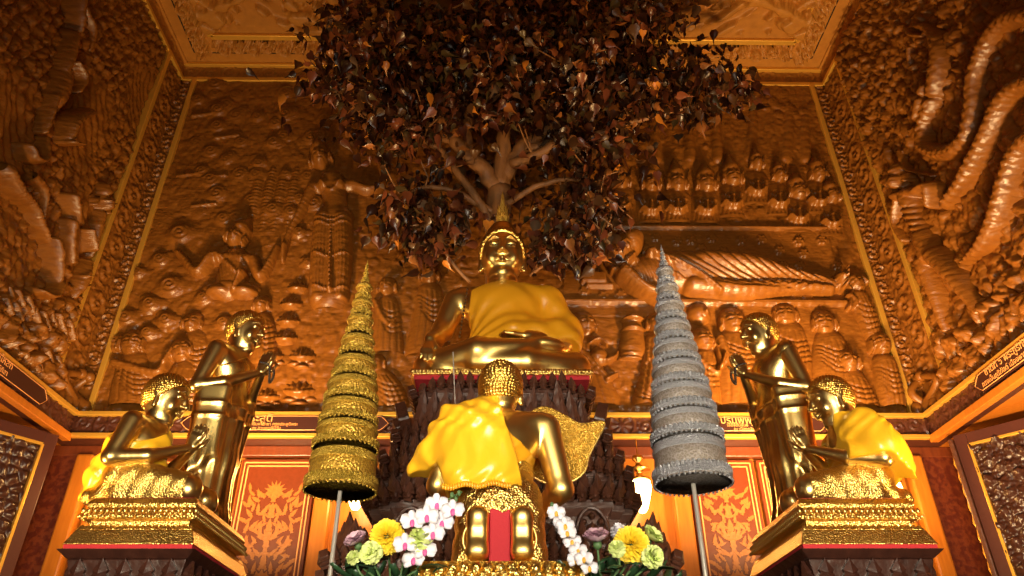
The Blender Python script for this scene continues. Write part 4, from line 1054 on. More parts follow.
# ------------------------------------------------------------------ lanterns hanging below the ledge
GLOW = mat('glowing_glass', (1, .75, .4), .3, emit=((1.0, .62, .22), 26))
BRASS = mat('brass', (.7, .42, .12), .3, metal=1)
def lantern(u, v, Y, label):
    p = at(u, v, Y); e = empty('hanging_lantern', p); tag(e, label, 'lantern', 'lanterns below the carved ledge')
    MB().lathe([(.03, -.17), (.055, -.13), (.085, -.03), (.105, .06), (.095, .11), (.10, .12)], 20).build('glass_shade', GLOW, e, True)
    MB().lathe([(.10, .115), (.112, .125), (.10, .14), (.05, .16), (.03, .17), (.03, .21), (.11, .225), (.105, .235), (.03, .27), (.022, .30), (.055, .33), (.05, .36), (.0, .37)], 20).build('metal_cap', BRASS, e, True)
    MB().lathe([(.006, .36), (.006, LEDGE_B - p.z)], 8).build('chain', BRASS, e)
    l = lamp('lantern_bulb', 'POINT', p + Vector((0, -.16, .0)), 26, (1.0, .55, .18), size=.1); 
lantern(357, 491, 6.85, 'glowing hanging lantern behind the gold tiered umbrella')
lantern(641, 494, 6.85, 'glowing hanging lantern between the altar and the silver tiered umbrella')
lantern(893, 497, 6.85, 'glowing hanging lantern behind the disciple wrapped in yellow satin')
lantern(118, 490, 6.85, 'glowing hanging lantern behind the left kneeling disciple')

# ------------------------------------------------------------------ carved shutters standing open at both sides
def shutter(sx, p0, p1):
    """p0 inner top corner, p1 a point further out on the top edge"""
    dn[0] += 1
    d = Vector((p1.x - p0.x, p1.y - p0.y, 0)).normalized(); L = 1.15; zt = p0.z
    e = tag(empty('door_%d' % dn[0], (p0.x, p0.y, 0)), kind='structure')
    e.rotation_euler = (0, 0, math.atan2(d.y, d.x))
    t = .06; s = -1 if sx < 0 else 1         # face towards the room is local -y for the right leaf
    fs = 1 if sx < 0 else -1
    f = .11
    b = MB(); b.box((0, -t, .1), (f, t, zt)); b.box((L - f, -t, .1), (L, t, zt)); b.box((f, -t, zt - f), (L - f, t, zt)); b.box((f, -t * .3, .1), (L - f, t * .3, zt - f))
    b.build('frame', mat('dark_red_frame', (.075, .022, .016), .4, bump=.2, scale=30), e, bevel=.004)
    g = MB(); yy = fs * (t + .004)
    for (a, c) in (((f - .012, .1), (f + .012, zt - f)), ((L - f - .012, .1), (L - f + .012, zt - f)), ((f, zt - f - .012), (L - f, zt - f + .012))):
        g.box((a[0], min(0, yy), a[1]), (c[0], max(0, yy), c[1]))
    g.build('gold_line', GILT, e, bevel=.003)
    if sx < 0: fn = lambda a, b: np.clip(scroll(a, b, .42, .44) * .8 + .6 * cells(a * 11, b * 11, 2) , 0, 1.3)
    else: fn = lambda a, b: (cells(a * 9 + .5 * np.sin(b * 9), b * 9, 4) ** .6) * (.7 + .5 * np.sin((a + b) * 26)) + .3 * cells(a * 22, b * 22, 1)
    o = band('carved_panel', (f, fs * t * .35, 1.6), (0, 0, 1), (1, 0, 0), zt - f - 1.6, L - 2 * f, (0, fs, 0), fn, WOOD_BLK, e, .01, .055)
    if sx > 0:
        p = MB(); p.box((-.045, -.09, .1), (-.004, .045, zt - .03)); p.build('edge_board', WOOD_DK, e, bevel=.01)
        lf = MB(); z = 1.7
        while z < zt - .2: lf.prism(flame(.14, .06), .02, Matrix.Translation((-.05, -.02, z)) @ Matrix.Rotation(-math.pi / 2, 4, 'Z'), .015); z += .13
        lf.build('edge_carving', GILT, e)
zs = LEDGE_B - .10
shutter(-1, atz(56, 437, zs), atz(0, 421, zs))
shutter(1, atz(955, 437.6, zs), atz(1024, 420, zs))

# ------------------------------------------------------------------ bodhi tree behind the Buddha
BARK = mat('tree_bark', (.20, .085, .028), .55, bump=.8, scale=14, col2=(.34, .15, .05), stretch=(1, 1, .4), dist=.02)
def leaf_mat():
    m = mat('bodhi_leaf', (.2, .06, .02), .28, bump=.2, scale=20); nt = m.node_tree
    a = nt.nodes.new('ShaderNodeAttribute'); a.attribute_name = 'tint'; nt.links.new(a.outputs['Color'], nt.nodes['Principled BSDF'].inputs['Base Color']); return m
tree = empty('bodhi_tree', at(500, 330, 6.45)); TP = tree.location.copy(); tree.location.z = 0; TP.z = 0
tag(tree, 'bodhi tree with dark red and brown leaves rising behind the large Buddha', 'tree')
BR = [  # (u,v,y) control points, radius start, end
    ([(500, 420, 6.5), (499, 330, 6.5), (497, 240, 6.4), (500, 185, 6.3)], .16, .12),
    ([(500, 190, 6.3), (478, 165, 6.2), (450, 135, 6.1), (425, 100, 6.0), (390, 60, 5.8)], .10, .04),
    ([(500, 185, 6.3), (520, 150, 6.2), (560, 120, 6.1), (600, 85, 6.0), (660, 50, 5.8)], .10, .035),
    ([(500, 190, 6.3), (505, 130, 6.1), (510, 70, 5.9), (530, 20, 5.6)], .09, .04),
    ([(512, 165, 6.2), (545, 150, 6.0), (575, 120, 5.9), (590, 60, 5.7)], .06, .03),
    ([(470, 158, 6.2), (465, 120, 6.1), (455, 60, 5.9), (450, 10, 5.6)], .055, .03),
    ([(497, 230, 6.35), (470, 190, 6.2), (440, 150, 6.1), (420, 140, 6.0)], .05, .03),
    ([(470, 282, 6.3), (452, 262, 6.2), (438, 238, 6.1), (420, 215, 6.0)], .02, .012),
    ([(530, 275, 6.3), (548, 262, 6.2), (572, 248, 6.1), (600, 240, 6.0)], .02, .012),
    ([(520, 150, 6.2), (580, 140, 6.0), (640, 120, 5.9), (700, 105, 5.8), (745, 100, 5.7)], .05, .015),
    ([(450, 140, 6.1), (400, 130, 6.0), (360, 110, 5.9), (330, 80, 5.7)], .045, .015),
    ([(600, 85, 6.0), (650, 95, 5.9), (690, 90, 5.8)], .03, .012),
    ([(498, 210, 6.3), (540, 185, 6.2), (580, 180, 6.1), (610, 200, 6.0)], .04, .012),
    ([(498, 215, 6.3), (450, 190, 6.2), (415, 190, 6.1), (395, 215, 6.0)], .04, .012),
]
tb_ = MB(); ends = []
for i, (pts, r0, r1) in enumerate(BR):
    P = smooth_curve([at(*p) - TP for p in pts], 6); 
    rnd = random.Random(i); P = [p + np.array((rnd.uniform(-1, 1), rnd.uniform(-1, 1), rnd.uniform(-1, 1))) * r0 * .2 for p in P]
    if i == 0:
        P = [np.array((P[0][0], P[0][1], .0)), np.array((P[0][0], P[0][1], 1.5))] + P
    n = len(P); mbx = tb_ if i == 0 else MB(); mbx.tube(P, [r0 + (r1 - r0) * k / (n - 1) for k in range(n)], 10)
    mbx.build('trunk' if i == 0 else 'branch', BARK, tree, True); ends += P
def foliage():
    rng = np.random.default_rng(7)
    cl = [  # cluster centre px, y, radius px (u), radius px (v), leaves
        (480, 30, 5.6, 120, 45, 800), (560, 30, 5.6, 90, 50, 700), (430, 80, 5.8, 90, 50, 700), (540, 80, 5.9, 100, 45, 760), (610, 60, 5.7, 80, 55, 560),
        (350, 30, 5.3, 45, 36, 240), (345, 75, 5.5, 42, 30, 190), (390, 120, 5.9, 55, 40, 330), (440, 145, 6.0, 50, 28, 130), (570, 150, 6.1, 50, 35, 190), (600, 130, 6.0, 50, 42, 300),
        (420, 195, 6.1, 45, 36, 240), (410, 225, 6.1, 42, 24, 150), (455, 215, 6.2, 35, 25, 110), (585, 205, 6.1, 45, 30, 260), (560, 245, 6.1, 40, 26, 200), (590, 235, 6.1, 28, 30, 120),
        (650, 90, 5.8, 50, 28, 200), (700, 70, 5.6, 42, 26, 170), (735, 90, 5.5, 28, 22, 110), (690, 112, 5.8, 40, 14, 80), (650, 10, 5.3, 45, 25, 150), (430, 250, 6.2, 30, 18, 70), (500, 150, 6.6, 70, 40, 150), (520, 205, 6.6, 60, 26, 70), (500, 70, 5.8, 210, 75, 260), (520, 130, 6.0, 170, 90, 160)]
    Cs = []; 
    for (u, v, y, ru, rv, n) in cl:
        n = int(n * 1.12); k = 0
        while k < n:
            a = rng.normal(size=3) * .55
            if np.linalg.norm(a) > 1.25: continue
            yy = y + a[2] * .45
            p = at(u + a[0] * ru, v + a[1] * rv, yy)
            if p.z > ZC - .12 or p.y > 6.86: continue
            if p.y < 6.35 and ((u + a[0] * ru - 490) / 85) ** 2 + ((v + a[1] * rv - 168) / 40) ** 2 < 1 and rng.random() < .8: k += 1; continue
            Cs.append((p.x, p.y, p.z)); k += 1
    Cs = np.array(Cs) - np.array(TP); n = len(Cs)
    # heart shaped leaf with a long drip tip: midrib vertices and two sides
    L = np.array([(0, 0, 0), (0, -.02, -.30), (0, .0, -.70), (0, .06, -1.05), (0, .14, -1.55),
                  (.22, .07, .06), (.46, .13, -.22), (.36, .14, -.56), (.10, .08, -.92), (-.22, .07, .06), (-.46, .13, -.22), (-.36, .14, -.56), (-.10, .08, -.92)])
    Q = np.array([(0, 1, 6, 5), (1, 2, 7, 6), (2, 3, 8, 7), (0, 9, 10, 1), (1, 10, 11, 2), (2, 11, 12, 3)]); T = np.array([(3, 4, 8), (3, 12, 4)])
    sz = rng.uniform(.06, .135, n); yaw = rng.uniform(0, 2 * np.pi, n); tilt = rng.normal(0, .6, n); roll = rng.normal(0, .55, n); curl = rng.uniform(.3, 3.2, n)
    V = np.repeat(L[None], n, 0); V[:, :, 1] *= curl[:, None]; V *= sz[:, None, None]
    c, s = np.cos(roll)[:, None], np.sin(roll)[:, None]; x, z = V[:, :, 0] * c - V[:, :, 2] * s, V[:, :, 0] * s + V[:, :, 2] * c; V[:, :, 0], V[:, :, 2] = x, z
    c, s = np.cos(tilt)[:, None], np.sin(tilt)[:, None]; y, z = V[:, :, 1] * c - V[:, :, 2] * s, V[:, :, 1] * s + V[:, :, 2] * c; V[:, :, 1], V[:, :, 2] = y, z
    c, s = np.cos(yaw)[:, None], np.sin(yaw)[:, None]; x, y = V[:, :, 0] * c - V[:, :, 1] * s, V[:, :, 0] * s + V[:, :, 1] * c; V[:, :, 0], V[:, :, 1] = x, y
    V += Cs[:, None, :]
    off = (np.arange(n) * 13)[:, None, None]
    o = mesh_np('foliage', V.reshape(-1, 3), (Q[None] + off).reshape(-1, 4), leaf_mat(), tree, True, (T[None] + off).reshape(-1, 3))
    pal = np.array([(.018, .006, .003), (.055, .015, .007), (.10, .028, .010), (.055, .024, .009), (.17, .060, .014), (.04, .026, .010), (.08, .048, .028), (.34, .12, .015)])
    w = np.array([.24, .24, .16, .14, .08, .08, .04, .02]); t = pal[rng.choice(8, n, p=w / w.sum())] * rng.uniform(.9, 1.9, (n, 1))
    me = o.data; at_ = me.color_attributes.new('tint', 'FLOAT_COLOR', 'POINT'); col = np.ones((n, 13, 4), np.float32); col[:, :, :3] = t[:, None, :]
    at_.data.foreach_set('color', col.ravel()); o['kind'] = 'stuff'
    # twigs carrying the leaves
    tw = MB(); E = np.array(ends)
    for k in range(0, n, 26):
        p = Cs[k]; q = E[np.argmin(((E - p) ** 2).sum(1))]
        if np.linalg.norm(p - q) < .9: m = (p + q) / 2 + rng.normal(0, .05, 3); tw.tube([q, m, p], [.012, .009, .005], 5)
    tw.build('twigs', BARK, tree)['kind'] = 'stuff'
foliage()
# ------------------------------------------------------------------ carved reliefs (height fields measured on the wall planes)
class Layer:
    def __init__(s, wall, u0, v0, u1, v1, step=.0115):
        s.w = wall; c = [wall.pt(u, v) for u in (u0, u1) for v in (v0, v1)]
        a0, a1 = min(p[0] for p in c), max(p[0] for p in c); b0, b1 = min(p[1] for p in c), max(p[1] for p in c)
        a0, a1 = max(a0, wall.a0), min(a1, wall.a1); b0, b1 = max(b0, wall.b0), min(b1, wall.b1)
        s.a = np.arange(a0, a1 + step * .5, step); s.b = np.arange(b0, b1 + step * .5, step)
        s.A, s.B = np.meshgrid(s.a, s.b); s.H = np.full(s.A.shape, -.03); s.st = step
    def p(s, q): return np.array(s.w.pt(*q[:2]))
    def _win(s, lo, hi):
        i0, i1 = np.searchsorted(s.b, lo[1]), np.searchsorted(s.b, hi[1]); j0, j1 = np.searchsorted(s.a, lo[0]), np.searchsorted(s.a, hi[0]); return slice(i0, i1), slice(j0, j1)
    def _put(s, sl, h, k=.02):
        H = s.H[sl]; d = np.maximum(k - np.abs(H - h), 0) / k; s.H[sl] = np.maximum(H, h) + d * d * k * .25
    def ell(s, q, rx, ry, H, ang=0, base=0, k=.015, pw=.55):
        c = s.p(q); rx, ry, H = rx * s.w.rs, ry * s.w.rs, H * s.w.hs; R = max(rx, ry); sl = s._win(c - R, c + R)
        x, y = s.A[sl] - c[0], s.B[sl] - c[1]; ca, sa = math.cos(ang), math.sin(ang); X, Y = (x * ca + y * sa) / rx, (-x * sa + y * ca) / ry
        t = 1 - X * X - Y * Y; h = np.where(t > 0, base + H * np.clip(t, 0, 1) ** pw, -1); s._put(sl, h, k); return s
    def tube(s, pts, rad, H, base=0, k=.015, scale=None, ring=None, pw=.5, curve=True):
        P = np.array([s.p(q) for q in pts]); n0 = len(P); rad = [k_ * s.w.rs for k_ in rad]; H = H * s.w.hs; base = base * s.w.hs
        if curve and n0 > 2:
            R4 = smooth_curve([(*P[i], rad[i]) for i in range(n0)], 6); R4 = np.array(R4); P, rad = R4[:, :2], np.abs(R4[:, 2])
        L = 0
        for i in range(len(P) - 1):
            a, b = P[i], P[i + 1]; R = max(rad[i], rad[i + 1]); sl = s._win(np.minimum(a, b) - R, np.maximum(a, b) + R); x, y = s.A[sl], s.B[sl]
            if x.size == 0: continue
            ab = b - a; l2 = max(ab.dot(ab), 1e-9); t = np.clip(((x - a[0]) * ab[0] + (y - a[1]) * ab[1]) / l2, 0, 1)
            dx_, dy_ = x - a[0] - t * ab[0], y - a[1] - t * ab[1]; d = np.hypot(dx_, dy_); r = rad[i] + (rad[i + 1] - rad[i]) * t; q = 1 - (d / r) ** 2
            hh = H * (r / max(rad)) ** .6
            sg = np.sign(dx_ * ab[1] - dy_ * ab[0]); ss = L + t * math.sqrt(l2)
            ex = 0
            if scale: ex = .026 * np.abs(np.sin((ss + sg * d) / scale * math.pi)) ** .6 * np.abs(np.sin((ss - sg * d) / scale * math.pi)) ** .6
            if ring: ex = .014 * np.abs(np.sin(ss / ring * math.pi))
            s._put(sl, np.where(q > 0, base + (hh + ex) * np.clip(q, 0, 1) ** pw, -1), k); L += math.sqrt(l2)
        return s
    def line(s, pts, w, dep, curve=True):
        """engraved (dep>0) or raised (dep<0) line"""
        P = np.array([s.p(q) for q in pts])
        if curve and len(P) > 2: P = np.array(smooth_curve(P, 5))
        lo, hi = P.min(0) - 3 * w, P.max(0) + 3 * w; sl = s._win(lo, hi); x, y = s.A[sl], s.B[sl]
        if x.size == 0: return s
        D2 = np.full(x.shape, 1e3)
        for i in range(len(P) - 1):
            a, b = P[i], P[i + 1]; ab = b - a; l2 = max(ab.dot(ab), 1e-9); t = np.clip(((x - a[0]) * ab[0] + (y - a[1]) * ab[1]) / l2, 0, 1)
            D2 = np.minimum(D2, (x - a[0] - t * ab[0]) ** 2 + (y - a[1] - t * ab[1]) ** 2)
        m = s.H[sl] > .0; s.H[sl] -= dep * np.exp(-D2 / (w * w)) * m; return s
    def folds(s, A, B, n, w=.012, dep=.02):
        A = np.array(A, float); B = np.array(B, float)
        for i in range(n):
            t = (i + .5) / n; s.line([tuple(x) for x in A + (B - A) * t], w, dep)
        return s
    def swirl(s, q, r, H, turn=1, base=0):
        c = s.p(q); sl = s._win(c - r, c + r); x, y = s.A[sl] - c[0], s.B[sl] - c[1]; rr = np.hypot(x, y) / r; th = np.arctan2(y, x) * turn
        h = H * np.clip(1 - rr ** 2, 0, 1) ** .5 * (.72 + .28 * np.cos(2 * np.pi * rr * 2.1 - th)); s._put(sl, np.where(rr < 1, base + h, -1), .01); return s
    def cloud(s, q, r, H, seed=0, turn=1):
        rnd = random.Random(seed * 31 + int(q[0])); px = r / s.w.mpp(q)
        for i in range(7):
            a = i * math.pi / 3.5 + rnd.random(); s.ell((q[0] + math.cos(a) * px * .85, q[1] + math.sin(a) * px * .55), r * .5, r * .45, H * rnd.uniform(.45, .7), pw=.25, k=.004)
        s.ell(q, r * .95, r * .8, H * .85, pw=.22, k=.004); return s.swirl(q, r * .62, H * .35, turn, H * .75)
    def face(s, q, r, H=None, ang=0, crown=0, base=0, hair=True, turn=0, ear=True):
        """front face, r = half height in metres; turn shifts the features sideways"""
        H = H or r * .75; c = s.p(q); ca, sa = math.cos(ang), math.sin(ang)
        def loc(x, y): return c + np.array((x * ca - y * sa, x * sa + y * ca)) * r
        W_ = s.w; old = W_.pt; 
        def e(x, y, rx, ry, h, b=0): 
            W_.pt = lambda u, v: (u, v)
            try: s.ell(tuple(loc(x, y)), rx * r, ry * r, h, ang, b, .006)
            finally: W_.pt = old
        def ln(pts, w, d):
            W_.pt = lambda u, v: (u, v)
            try: s.line([tuple(loc(*p)) for p in pts], w * r, d * r)
            finally: W_.pt = old
        def tb(pts, rad, h, b=0, ring=None):
            W_.pt = lambda u, v: (u, v)
            try: s.tube([tuple(loc(*p)) for p in pts], [k * r for k in rad], h, b, .006, ring=ring)
            finally: W_.pt = old
        if hair: e(0, .18, .95, 1.05, H * .8, base)
        if crown:
            tb([(0, .75), (0, 1.2), (0, 1.2 + crown * .5), (0, 1.25 + crown)], [.85, .62, .36, .08], H * .9, base, ring=r * .30)
        if ear:
            for k in (-1, 1): tb([(.82 * k, .2), (.86 * k, -.45)], [.16, .18], H * .7, base)
        e(0, 0, .76, 1.0, H, base); e(turn * .3, -.1, .5, .7, H * .2, base + H * .78)
        for k in (-1, 1):
            x = .32 * k + turn * .25
            ln([(x - .2, .22), (x, .33), (x + .2, .22)], .045, .10); e(x, .05, .19, .10, H * .10, base + H * .88); ln([(x - .18, -.01), (x, -.05), (x + .18, -.01)], .04, .10)
        xx = turn * .35; tb([(xx * .8, .22), (xx, -.22)], [.08, .14], H * .22, base + H * .88)
        tb([(xx - .2, -.47), (xx, -.45), (xx + .2, -.47)], [.05, .09, .05], H * .10, base + H * .88); ln([(xx - .25, -.53), (xx, -.51), (xx + .25, -.53)], .035, .09)
        return s
    def monk(s, q, r, body, H=.09, turn=0, hands=None, ang=0):
        """robed figure: head at q (half height r), body = [(u_left,v),(u_right,v)] rows from the shoulders down"""
        mid = [((a[0] + b[0]) / 2, (a[1] + b[1]) / 2) for a, b in body]; rad = [abs(b[0] - a[0]) / 2 * s.w.mpp(a) for a, b in body]
        s.tube([q, mid[0]], [r * .5, r * .6], H * .6); s.tube(mid, rad, H)
        A = [(a[0] * .8 + b[0] * .2, a[1]) for a, b in body]; B = [(a[0] * .1 + b[0] * .9, b[1] + 3) for a, b in body]
        if len(body) > 2: s.folds(A, B, 4, .010, .008)
        for i in range(5):
            t = i / 5; a = body[0][0]; b = body[min(len(body) - 1, 2)][1]
            s.line([(a[0] + 2 + 6 * t, a[1] + 3 + t * 22), ((a[0] + b[0]) / 2, a[1] + 12 + t * 26), (b[0] - 2, a[1] + 6 + t * 28)], .009, .012)
        if hands:
            s.tube([body[0][0], hands[0], hands[1]], [r * .3, r * .28, r * .2], H * .5, H * .5); s.tube([hands[1], hands[2]], [r * .2, r * .1], H * .4, H * .7)
        s.face(q, r, H * 1.0, ang, 0, H * .2, turn=turn); return s
    def lotus(s, q, r, H, n=7):
        px = r / s.w.mpp(q)
        for lay, (k, hh) in enumerate(((1, .6), (.7, .85), (.4, 1))):
            for i in range(n - lay * 2):
                t = (i - (n - lay * 2 - 1) / 2) / ((n - lay * 2 - 1) / 2 + .01); a = t * 1.25
                s.tube([(q[0], q[1] + px * .25), (q[0] + math.sin(a) * px * .7 * k, q[1] + px * .25 - math.cos(a) * px * .55 * k), (q[0] + math.sin(a) * px * k, q[1] + px * .15 - math.cos(a) * px * .9 * k)], [r * .20, r * .20, r * .03], H * hh)
        s.ell((q[0], q[1] + px * .3), r * .8, r * .28, H * .7); return s
    def mesh(s, name, parent, ground=None, kind=None, label=None):
        H = s.H if ground is None else ground
        if s.w.rs < 1 and name != 'carved_background': H = H + np.where(H > .03, .008 * cells(s.A * 16, s.B * 13, 2) + .006 * vnoise(s.A * 40, s.B * 30, 3) - .004, 0)
        m = H > -.005
        if ground is None and s.gr is not None: pass
        P = s.w.place(s.A, s.B, np.where(m, H, -.007)); o = grid_mesh(name, P, RELIEF, parent, m)
        if kind: o['kind'] = kind
        if label: o['label'] = label
        return o
    gr = None
class Wall:
    rs = 1.0; hs = 1.0
    def __init__(s, pt, place, a0, a1, b0, b1): s.pt = pt; s.place = place; s.a0, s.a1, s.b0, s.b1 = a0, a1, b0, b1; s._pt = pt
    def mpp(s, q): p = np.array(s._pt(*q[:2])); r = np.array(s._pt(q[0] + 1, q[1])); return float(np.hypot(*(r - p)))
RELIEF = mat('relief_teak', (.17, .055, .007), .33, bump=.8, scale=12, detail=9, col2=(.28, .100, .013), stretch=(1, 1, 3), spec=.55)
def pt_b(u, v): p = at(u, v, D - .03); return (p.x, p.z)
WB = Wall(pt_b, lambda A, B, H: np.stack([A, D - .012 - H * 1.5, B], -1), -S_IN + .03, S_IN - .03, LEDGE_T, CORN_B - .03)
relief_b = empty('carved_relief_panel', (0, D, LEDGE_T)); tag(relief_b, 'huge carved wooden relief of Buddhist scenes covering the back wall', 'wood carving')
relief_b.location = (0, 0, 0)
def ground_back():
    g = Layer(WB, 60, 76, 960, 412, .0125); A, B = g.A, g.B
    g.H = .012 + .02 * vnoise(A * 2.2, B * 2.2, 1) + .012 * vnoise(A * 7, B * 7, 2) + .010 * vnoise(A * 26, B * 18, 3) + .005 * cells(A * 9, B * 8, 4)
    rnd = random.Random(3)
    # billowing clouds, upper left and across the top
    for i in range(64):
        u = rnd.uniform(195, 330); v = rnd.uniform(86, 225)
        g.cloud((u, v), rnd.uniform(.10, .19), rnd.uniform(.04, .07), i, rnd.choice((-1, 1)))
    for i in range(34):
        g.cloud((rnd.uniform(150, 200), rnd.uniform(195, 250)), rnd.uniform(.09, .15), .04, i, rnd.choice((-1, 1)))
    for q, r in (((172, 288), .19), ((152, 306), .14), ((140, 275), .11), ((182, 236), .20), ((168, 322), .13), ((205, 300), .12), ((300, 235), .12), ((195, 270), .1), ((128, 320), .15), ((118, 345), .14), ((150, 335), .12), ((225, 325), .12), ((240, 345), .1), ((162, 262), .14), ((310, 265), .1)): g.cloud(q, r, .075, 1)
    for i in range(46):
        u = rnd.uniform(640, 815); v = rnd.uniform(86, 118); g.cloud((u, v), rnd.uniform(.08, .13), .05, i, rnd.choice((-1, 1)))
    # leafy carved trees behind the couple and the crowned row
    for i in range(90):
        u = rnd.uniform(345, 500); v = rnd.uniform(100, 300); a = rnd.uniform(0, 6.3); g.tube([(u, v), (u + 9 * math.cos(a), v + 7 * math.sin(a))], [.05, .015], .045)
    for i in range(60):
        u = rnd.uniform(560, 720); v = rnd.uniform(110, 165); a = rnd.uniform(0, 6.3); g.tube([(u, v), (u + 9 * math.cos(a), v + 7 * math.sin(a))], [.05, .015], .04)
    for u in (655, 690, 718, 748, 785, 805): g.tube([(u, 160), (u + rnd.uniform(-6, 6), 120), (u + rnd.uniform(-16, 16), 95)], [.09, .07, .04], .06)
    # long tails / banners
    for u in (262, 274, 286, 298): g.tube([(u, 170), (u - 6, 200), (u - 12, 235)], [.05, .08, .03], .05, ring=.05)
    for (u, v) in ((205, 118), (215, 180), (190, 178), (205, 208), (228, 140)): g.tube([(u - 12, v + 1), (u + 12, v - 2)], [.02, .02], .06)
    # couch of the reclining figure: two ledges and a rosetted skirt
    def slab(u0, v0, u1, v1, h):
        p = WB.pt(u0, v0); q = WB.pt(u1, v1); sl = g._win((min(p[0], q[0]), min(p[1], q[1])), (max(p[0], q[0]), max(p[1], q[1]))); g.H[sl] = np.maximum(g.H[sl] * .4 + h, h)
    slab(560, 229, 846, 306, .03); slab(560, 229, 838, 233, .06); slab(560, 303, 846, 308, .06); slab(580, 278, 605, 287, .09); slab(585, 287, 612, 291, .07)
    slab(560, 308, 900, 340, .02)
    for (u, v) in ((655, 240), (676, 244), (711, 241), (760, 242), (797, 244), (820, 243), (645, 252), (668, 258), (700, 251), (722, 254), (778, 253), (802, 256), (751, 262), (782, 268), (798, 268), (836, 268), (584, 293), (603, 298), (620, 297), (640, 248), (795, 299), (806, 300), (690, 243), (740, 243)):
        g.ell((u, v), .062, .062, .03, base=.03); 
        for k in range(6): g.ell((u + 3.6 * math.cos(k * 1.05), v + 3.2 * math.sin(k * 1.05)), .024, .024, .035, base=.03)
    for v in (318, 345): g.line([(560, v), (640, v + 1)], .008, .01)
    g.H = np.clip(g.H, .004, None)
    # window of plain ground near the bottom
    g.mesh('carved_background', relief_b)
ground_back()
def fig(name, box, fn, label=None, wall=None, parent=None, step=.0115):
    L = Layer(wall or WB, *box, step); fn(L); return L.mesh(name, parent or relief_b, label=label)
def f_goddess(L):
    L.tube([(333, 185), (336, 205), (334, 222)], [.17, .155, .15], .13); L.tube([(316, 192), (352, 190)], [.10, .10], .11)
    L.tube([(334, 222), (332, 262), (330, 300)], [.24, .23, .22], .14); L.tube([(326, 225), (322, 262), (320, 302)], [.14, .13, .11], .16); L.tube([(343, 225), (343, 262), (342, 300)], [.13, .13, .10], .16)
    L.folds([(318, 226), (314, 262), (312, 300)], [(352, 226), (354, 262), (352, 300)], 13, .009, .012)
    for v in (224, 229, 260, 292): L.line([(314, v), (333, v + 5), (354, v)], .012, -.012)
    L.tube([(334, 226), (333, 262), (333, 298)], [.03, .035, .045], .17, ring=.06)
    L.tube([(314, 192), (304, 212), (291, 236), (286, 250)], [.085, .07, .05, .05], .12); L.tube([(286, 250), (284, 264)], [.05, .03], .11)
    L.tube([(354, 190), (371, 194), (384, 186), (380, 166)], [.085, .07, .05, .035], .12)
    L.ell((323, 304), .08, .04, .13); L.ell((343, 303), .08, .04, .13)
    for q in ((326, 192), (341, 192)): L.ell(q, .075, .075, .05, base=.10)
    L.line([(318, 183), (333, 199), (350, 183)], .02, -.015)
    L.face((322, 164), .155, .15, .25, 1.1, .03); L.tube([(318, 154), (313, 138)], [.05, .02], .12)
fig('standing_goddess', (275, 125, 395, 312), f_goddess, 'standing crowned goddess holding a branch')
def f_deity(L):
    L.tube([(236, 262), (230, 290)], [.17, .18], .12); L.tube([(218, 262), (254, 264)], [.09, .09], .12)
    L.ell((232, 292), .36, .12, .11); L.ell((222, 296), .18, .08, .14); L.ell((245, 296), .18, .08, .14)
    L.tube([(214, 262), (200, 276), (186, 262), (180, 256)], [.08, .065, .05, .045], .13); L.tube([(256, 265), (262, 280), (274, 262), (279, 250)], [.08, .06, .05, .04], .13)
    L.tube([(246, 280), (238, 296)], [.05, .04], .17)
    L.folds([(214, 262), (220, 276), (224, 288)], [(250, 256), (246, 274), (240, 288)], 7, .009, .012); L.line([(216, 256), (238, 276), (254, 290)], .02, -.016)
    L.face((239, 243), .135, .14, -.35, 1.2, .03, turn=.3)
fig('seated_deity', (170, 212, 290, 306), f_deity, 'seated crowned deity with raised arms')
def f_att(q, r, body, **k):
    return lambda L: L.monk(q, r, body, **k)
fig('listening_figure', (108, 322, 190, 408), f_att((134, 346), .15, [((118, 366), (150, 362)), ((112, 385), (152, 384)), ((108, 404), (160, 404))], turn=.7, hands=[(158, 376), (168, 366), (176, 352)], H=.10), 'figure with raised hand at the lower left')
fig('listening_figure', (160, 306, 225, 408), lambda L: (L.monk((194, 325), .125, [((180, 342), (210, 342)), ((176, 365), (214, 365)), ((172, 400), (214, 400))], H=.08)), None)
fig('listening_figure', (160, 332, 225, 410), lambda L: (L.monk((184, 354), .14, [((170, 374), (204, 372)), ((160, 392), (210, 390)), ((156, 408), (212, 408))], H=.11, turn=.6, ang=.2)), None)
def f_halo(L):
    L.ell((264, 306), .26, .30, .04, pw=.3); L.monk((263, 308), .105, [((254, 321), (274, 321)), ((250, 335), (278, 335)), ((250, 362), (280, 362))], H=.10)
fig('haloed_figure', (240, 278, 290, 368), f_halo, 'small figure in a pointed halo')
for (q, r) in (((298, 290), .13), ((292, 306), .14), ((289, 323), .145), ((286, 340), .15), ((273, 358), .14), ((303, 358), .16), ((300, 392), .19), ((213, 396), .14), ((268, 398), .15)):
    def f_lot(L, q=q, r=r):
        L.lotus(q, r, .09); px = r / WB.mpp(q)
        if q[1] > 350: L.ell((q[0] - px * .5, q[1] + px * .55), r * .6, r * .22, .07); L.ell((q[0] + px * .6, q[1] + px * .5), r * .5, r * .2, .06); L.ell((q[0], q[1] + px * .75), r * .65, r * .2, .08)
    fig('lotus_flower', (q[0] - 26, q[1] - 24, q[0] + 26, q[1] + 24), f_lot)
def f_couple(L):
    L.monk((388, 290), .12, [((376, 305), (400, 305)), ((372, 325), (404, 325)), ((368, 352), (406, 352))], H=.10, hands=[(384, 322), (392, 330), (398, 322)], turn=-.4)
fig('seated_prince', (360, 272, 412, 356), f_couple)
